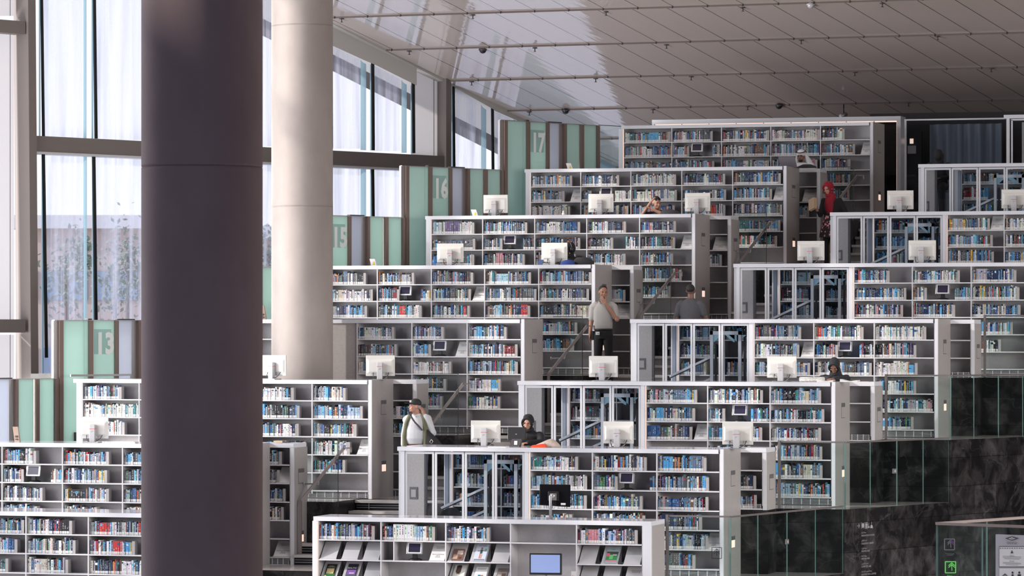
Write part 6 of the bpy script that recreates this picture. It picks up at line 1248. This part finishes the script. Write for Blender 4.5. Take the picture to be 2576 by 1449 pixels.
    m.build('keyboard', label='flat white keyboard right of the monitor near the dark column', cat='keyboard')
    p = on_counter('R', 6, 1420, .6); m = MB(); 
props()
# ---------------------------------------------------------------- nearer glass guard with the white notice board at the lower right
def near_guard():
    d = 46; c = P((2357-U0)/F*d, d, -(1317-VH)/F*d); A1 = math.radians(40); A2 = math.radians(-51.5); d1 = cam_dir(math.sin(A1), math.cos(A1), 0); d2 = -cam_dir(math.sin(A2), math.cos(A2), 0); RL = mat('guard_rail_rose', (.42,.34,.32), .35, .5)
    g = empty('glass_guard', (c.x, c.y, c.z-1.1), 'nearer glass guard with rosy metal rail, corner at the lower right', 'glass guard'); up = Vector((0,0,1))
    for dd, L, lst in ((d1, 3.2, (0, 1.05, 2.1, 3.15)), (d2, 2.6, (0, .62, 1.5, 2.5))):
        m = MB(); m.bar(c, c+dd*L, .045, .03, RL); m.build('top_rail', g)
        for a, b in zip(lst, lst[1:]):
            m = MB(); p, q = c+dd*(a+.01)-up*.56, c+dd*(b-.01)-up*.56; m.bar(p, q, .014, 1.08, GLASS); m.build('pane', g); m = MB(); m.bar(q-up*.54, q+up*.54, .016, .014, GEDGE, dd); m.build('glass_edge', g)
    m = MB(); m.bar(c-up*1.1, c-up*.02, .02, .02, GEDGE, (0,1,0)); m.build('corner_edge', g)
    nn = Vector((d2.y, -d2.x, 0)).normalized()
    if nn.dot(-c) < 0: nn = -nn
    e2 = c+d2*2.6
    def q(u, v, off=.02): return on_plane(u, v, c, e2, off)
    m = MB(); b0 = q(2508, 1600); pts = [q(2508,1600), q(2640,1604), q(2640,1349), q(2508,1344)]
    root = empty('notice_board', q(2520,1600,.05), 'white notice board with emblem and pictograms, cut by the lower right corner', 'sign'); m.hexa([p-nn*.0 for p in pts]+[p+nn*.03 for p in pts], mat('board_white', (.52,.50,.55), .5)); m.build('board', root)
    # framed sheets, print and emblem
    def qq(m, u0, v0, u1, v1, mm, off=.055): m.face([q(u0,v1,off), q(u1,v1,off), q(u1,v0,off), q(u0,v0,off)], mm)
    m = MB(); qq(m, 2513, 1374, 2640, 1427, SOCKD, .052); qq(m, 2514, 1376, 2640, 1425, PAPER, .054); qq(m, 2514, 1430, 2640, 1560, PAPER, .054); m.build('sheet', root)
    ax = (q(2640,1400)-q(2508,1400)).normalized(); ax.z = 0; ax.normalize()
    m = MB(); o = .057
    E_ = [(2528,1354.3),(2545,1349.5),(2563,1354),(2545.5,1359.8)]; m.face([q(u,v,o) for u, v in reversed(E_)], INK)
    E_ = [(2534,1354.3),(2545,1351.3),(2557,1354),(2545.5,1357.8)]; m.face([q(u,v,o+.001) for u, v in reversed(E_)], PAPER)
    for a, b in (((2536,1354.5),(2541,1352)),((2541,1352),(2545,1356)),((2545,1356),(2550,1352)),((2550,1352),(2555,1354.5))): m.bar(q(a[0],a[1],o+.003), q(b[0],b[1],o+.003), .002, .004, INK)
    m.build('emblem', root)
    m = MB(); put_text(m, arabic('مكتبة قطر الوطنية'), .028, q(2545.5,1366,o), ax, up, INK, .14, True); put_text(m, 'QATAR NATIONAL LIBRARY', .013, q(2545.5,1369,o), ax, up, INK, .13, True)
    put_text(m, arabic('إلى الزوار'), .02, q(2545.5,1398.5,o), ax, up, INK, .05, True); put_text(m, 'Dear visitor', .02, q(2545.5,1413,o), ax, up, INK, .06, True)
    for v, w in ((1400.5,.24),(1403.5,.24),(1406.5,.2),(1416,.24),(1418.5,.24),(1421.5,.16)): a = q(2545.5,v,o); m.face([a-ax*w/2, a+ax*w/2, a+ax*w/2+up*.003, a-ax*w/2+up*.003], SOCKD)
    for i in range(11): u = 2515+i*6; qq(m, u, 1378.3, u+3, 1380.3, SOCKD, o)
    m.build('lettering', root)
    m = MB()
    def disc(u, v, r, off=o, N=16): cc = q(u,v,off); m.face([cc+ax*(r*math.cos(2*math.pi*i/N))+up*(r*math.sin(2*math.pi*i/N)) for i in range(N)], INK)
    disc(2545.5,1386.5,.008); m.face([q(2542,1392,o), q(2549,1392,o), q(2547.5,1388.3,o), q(2543.5,1388.3,o)], INK)
    for u in (2547, 2564): disc(u, 1440.5, .013); m.face([q(u-5,1466,o), q(u+5,1466,o), q(u+(4 if u > 2550 else 2),1444.5,o), q(u-(4 if u > 2550 else 2),1444.5,o)], INK)
    m.bar(q(2522,1449,o), q(2528,1443.5,o), .003, .006, INK); m.bar(q(2528,1443.5,o), q(2534,1449,o), .003, .006, INK); m.bar(q(2528,1466,o), q(2528,1443.5,o), .003, .006, INK); m.build('pictograms', root)
    # framed arrow stickers on the glass
    def sticker(u0, v0, u1, v1, mm, m2, name, lab, sub=None):
        r = empty(name, q((u0+u1)/2, v1, .02), lab, 'sticker'); m = MB(); t = .011
        cs = [q(u0,v0,.022), q(u1,v0,.022), q(u1,v1,.022), q(u0,v1,.022)]
        for a, b in zip(cs, cs[1:]+cs[:1]): m.bar(a, b, .003, t, mm, nn) if False else m.bar(a, b, t, .003, mm, nn)
        m.build('frame', r); m = MB(); uc = u0+(u1-u0)*.62; h = v1-v0
        for dv in (0, .16):
            m.bar(q(uc,v0+h*(.1+dv),.024), q(uc-(u1-u0)*.3,v0+h*(.36+dv),.024), .009, .003, mm, nn); m.bar(q(uc,v0+h*(.1+dv),.024), q(uc+(u1-u0)*.3,v0+h*(.36+dv),.024), .009, .003, m2, nn)
        m.bar(q(uc,v0+h*.2,.024), q(uc+.6,v0+h*.8,.024), .008, .003, mm, nn); m.build('arrow', r)
        if sub:
            m = MB()
            for i, w in enumerate(sub): a = q((u0+u1)/2+1, v1+10+i*2.2, .022); m.face([a-ax*w/2, a+ax*w/2, a+ax*w/2+up*.003, a-ax*w/2+up*.003], mm)
            m.build('small_print', r)
    GS = mat('grey_vinyl', (.22,.21,.24), .5); sticker(2376,1356,2401,1383,GS,mat('purple_vinyl', (.20,.06,.30), .5),'arrow_sticker','grey square sticker with purple and grey up arrow on the nearer glass',(.12,.1,.08))
    GV = mat('glowing_green_vinyl', (.16,.75,.14), .5, emit=(.16,.75,.14), es=.25); sticker(2378,1413,2404,1441,GV,GV,'arrow_sticker','bright green square sticker with up arrow on the nearer glass')  # slight glow added to the vinyl, which is no lamp
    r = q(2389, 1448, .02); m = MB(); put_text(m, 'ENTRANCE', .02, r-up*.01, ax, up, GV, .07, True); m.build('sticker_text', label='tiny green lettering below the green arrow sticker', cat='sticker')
near_guard()
def shelf_sticker():
    Y = YR(8)+.83; x = ux(1803, Y); z = at(0, 1370, Y).z; r = empty('arrow_sticker', (x, Y, z), 'dark square sticker with up arrow on the glass guard beside the nearest right row', 'sticker'); m = MB(); w = .072
    cs = [(x-w,Y,z-.02),(x+w,Y,z-.02),(x+w,Y,z+.14),(x-w,Y,z+.14)]
    for a, b in zip(cs, cs[1:]+cs[:1]): m.bar(a, b, .003, .01, INK, (0,1,0)) if False else m.bar(a, b, .009, .003, INK, (0,-1,0))
    m.build('frame', r); m = MB()
    for dz in (0, .03): m.bar((x,Y,z+.12-dz), (x-.045,Y,z+.075-dz), .008, .003, INK, (0,-1,0)); m.bar((x,Y,z+.12-dz), (x+.045,Y,z+.075-dz), .008, .003, INK, (0,-1,0))
    m.bar((x,Y,z+.12), (x,Y,z+.015), .008, .003, INK, (0,-1,0)); m.build('arrow', r)
shelf_sticker()
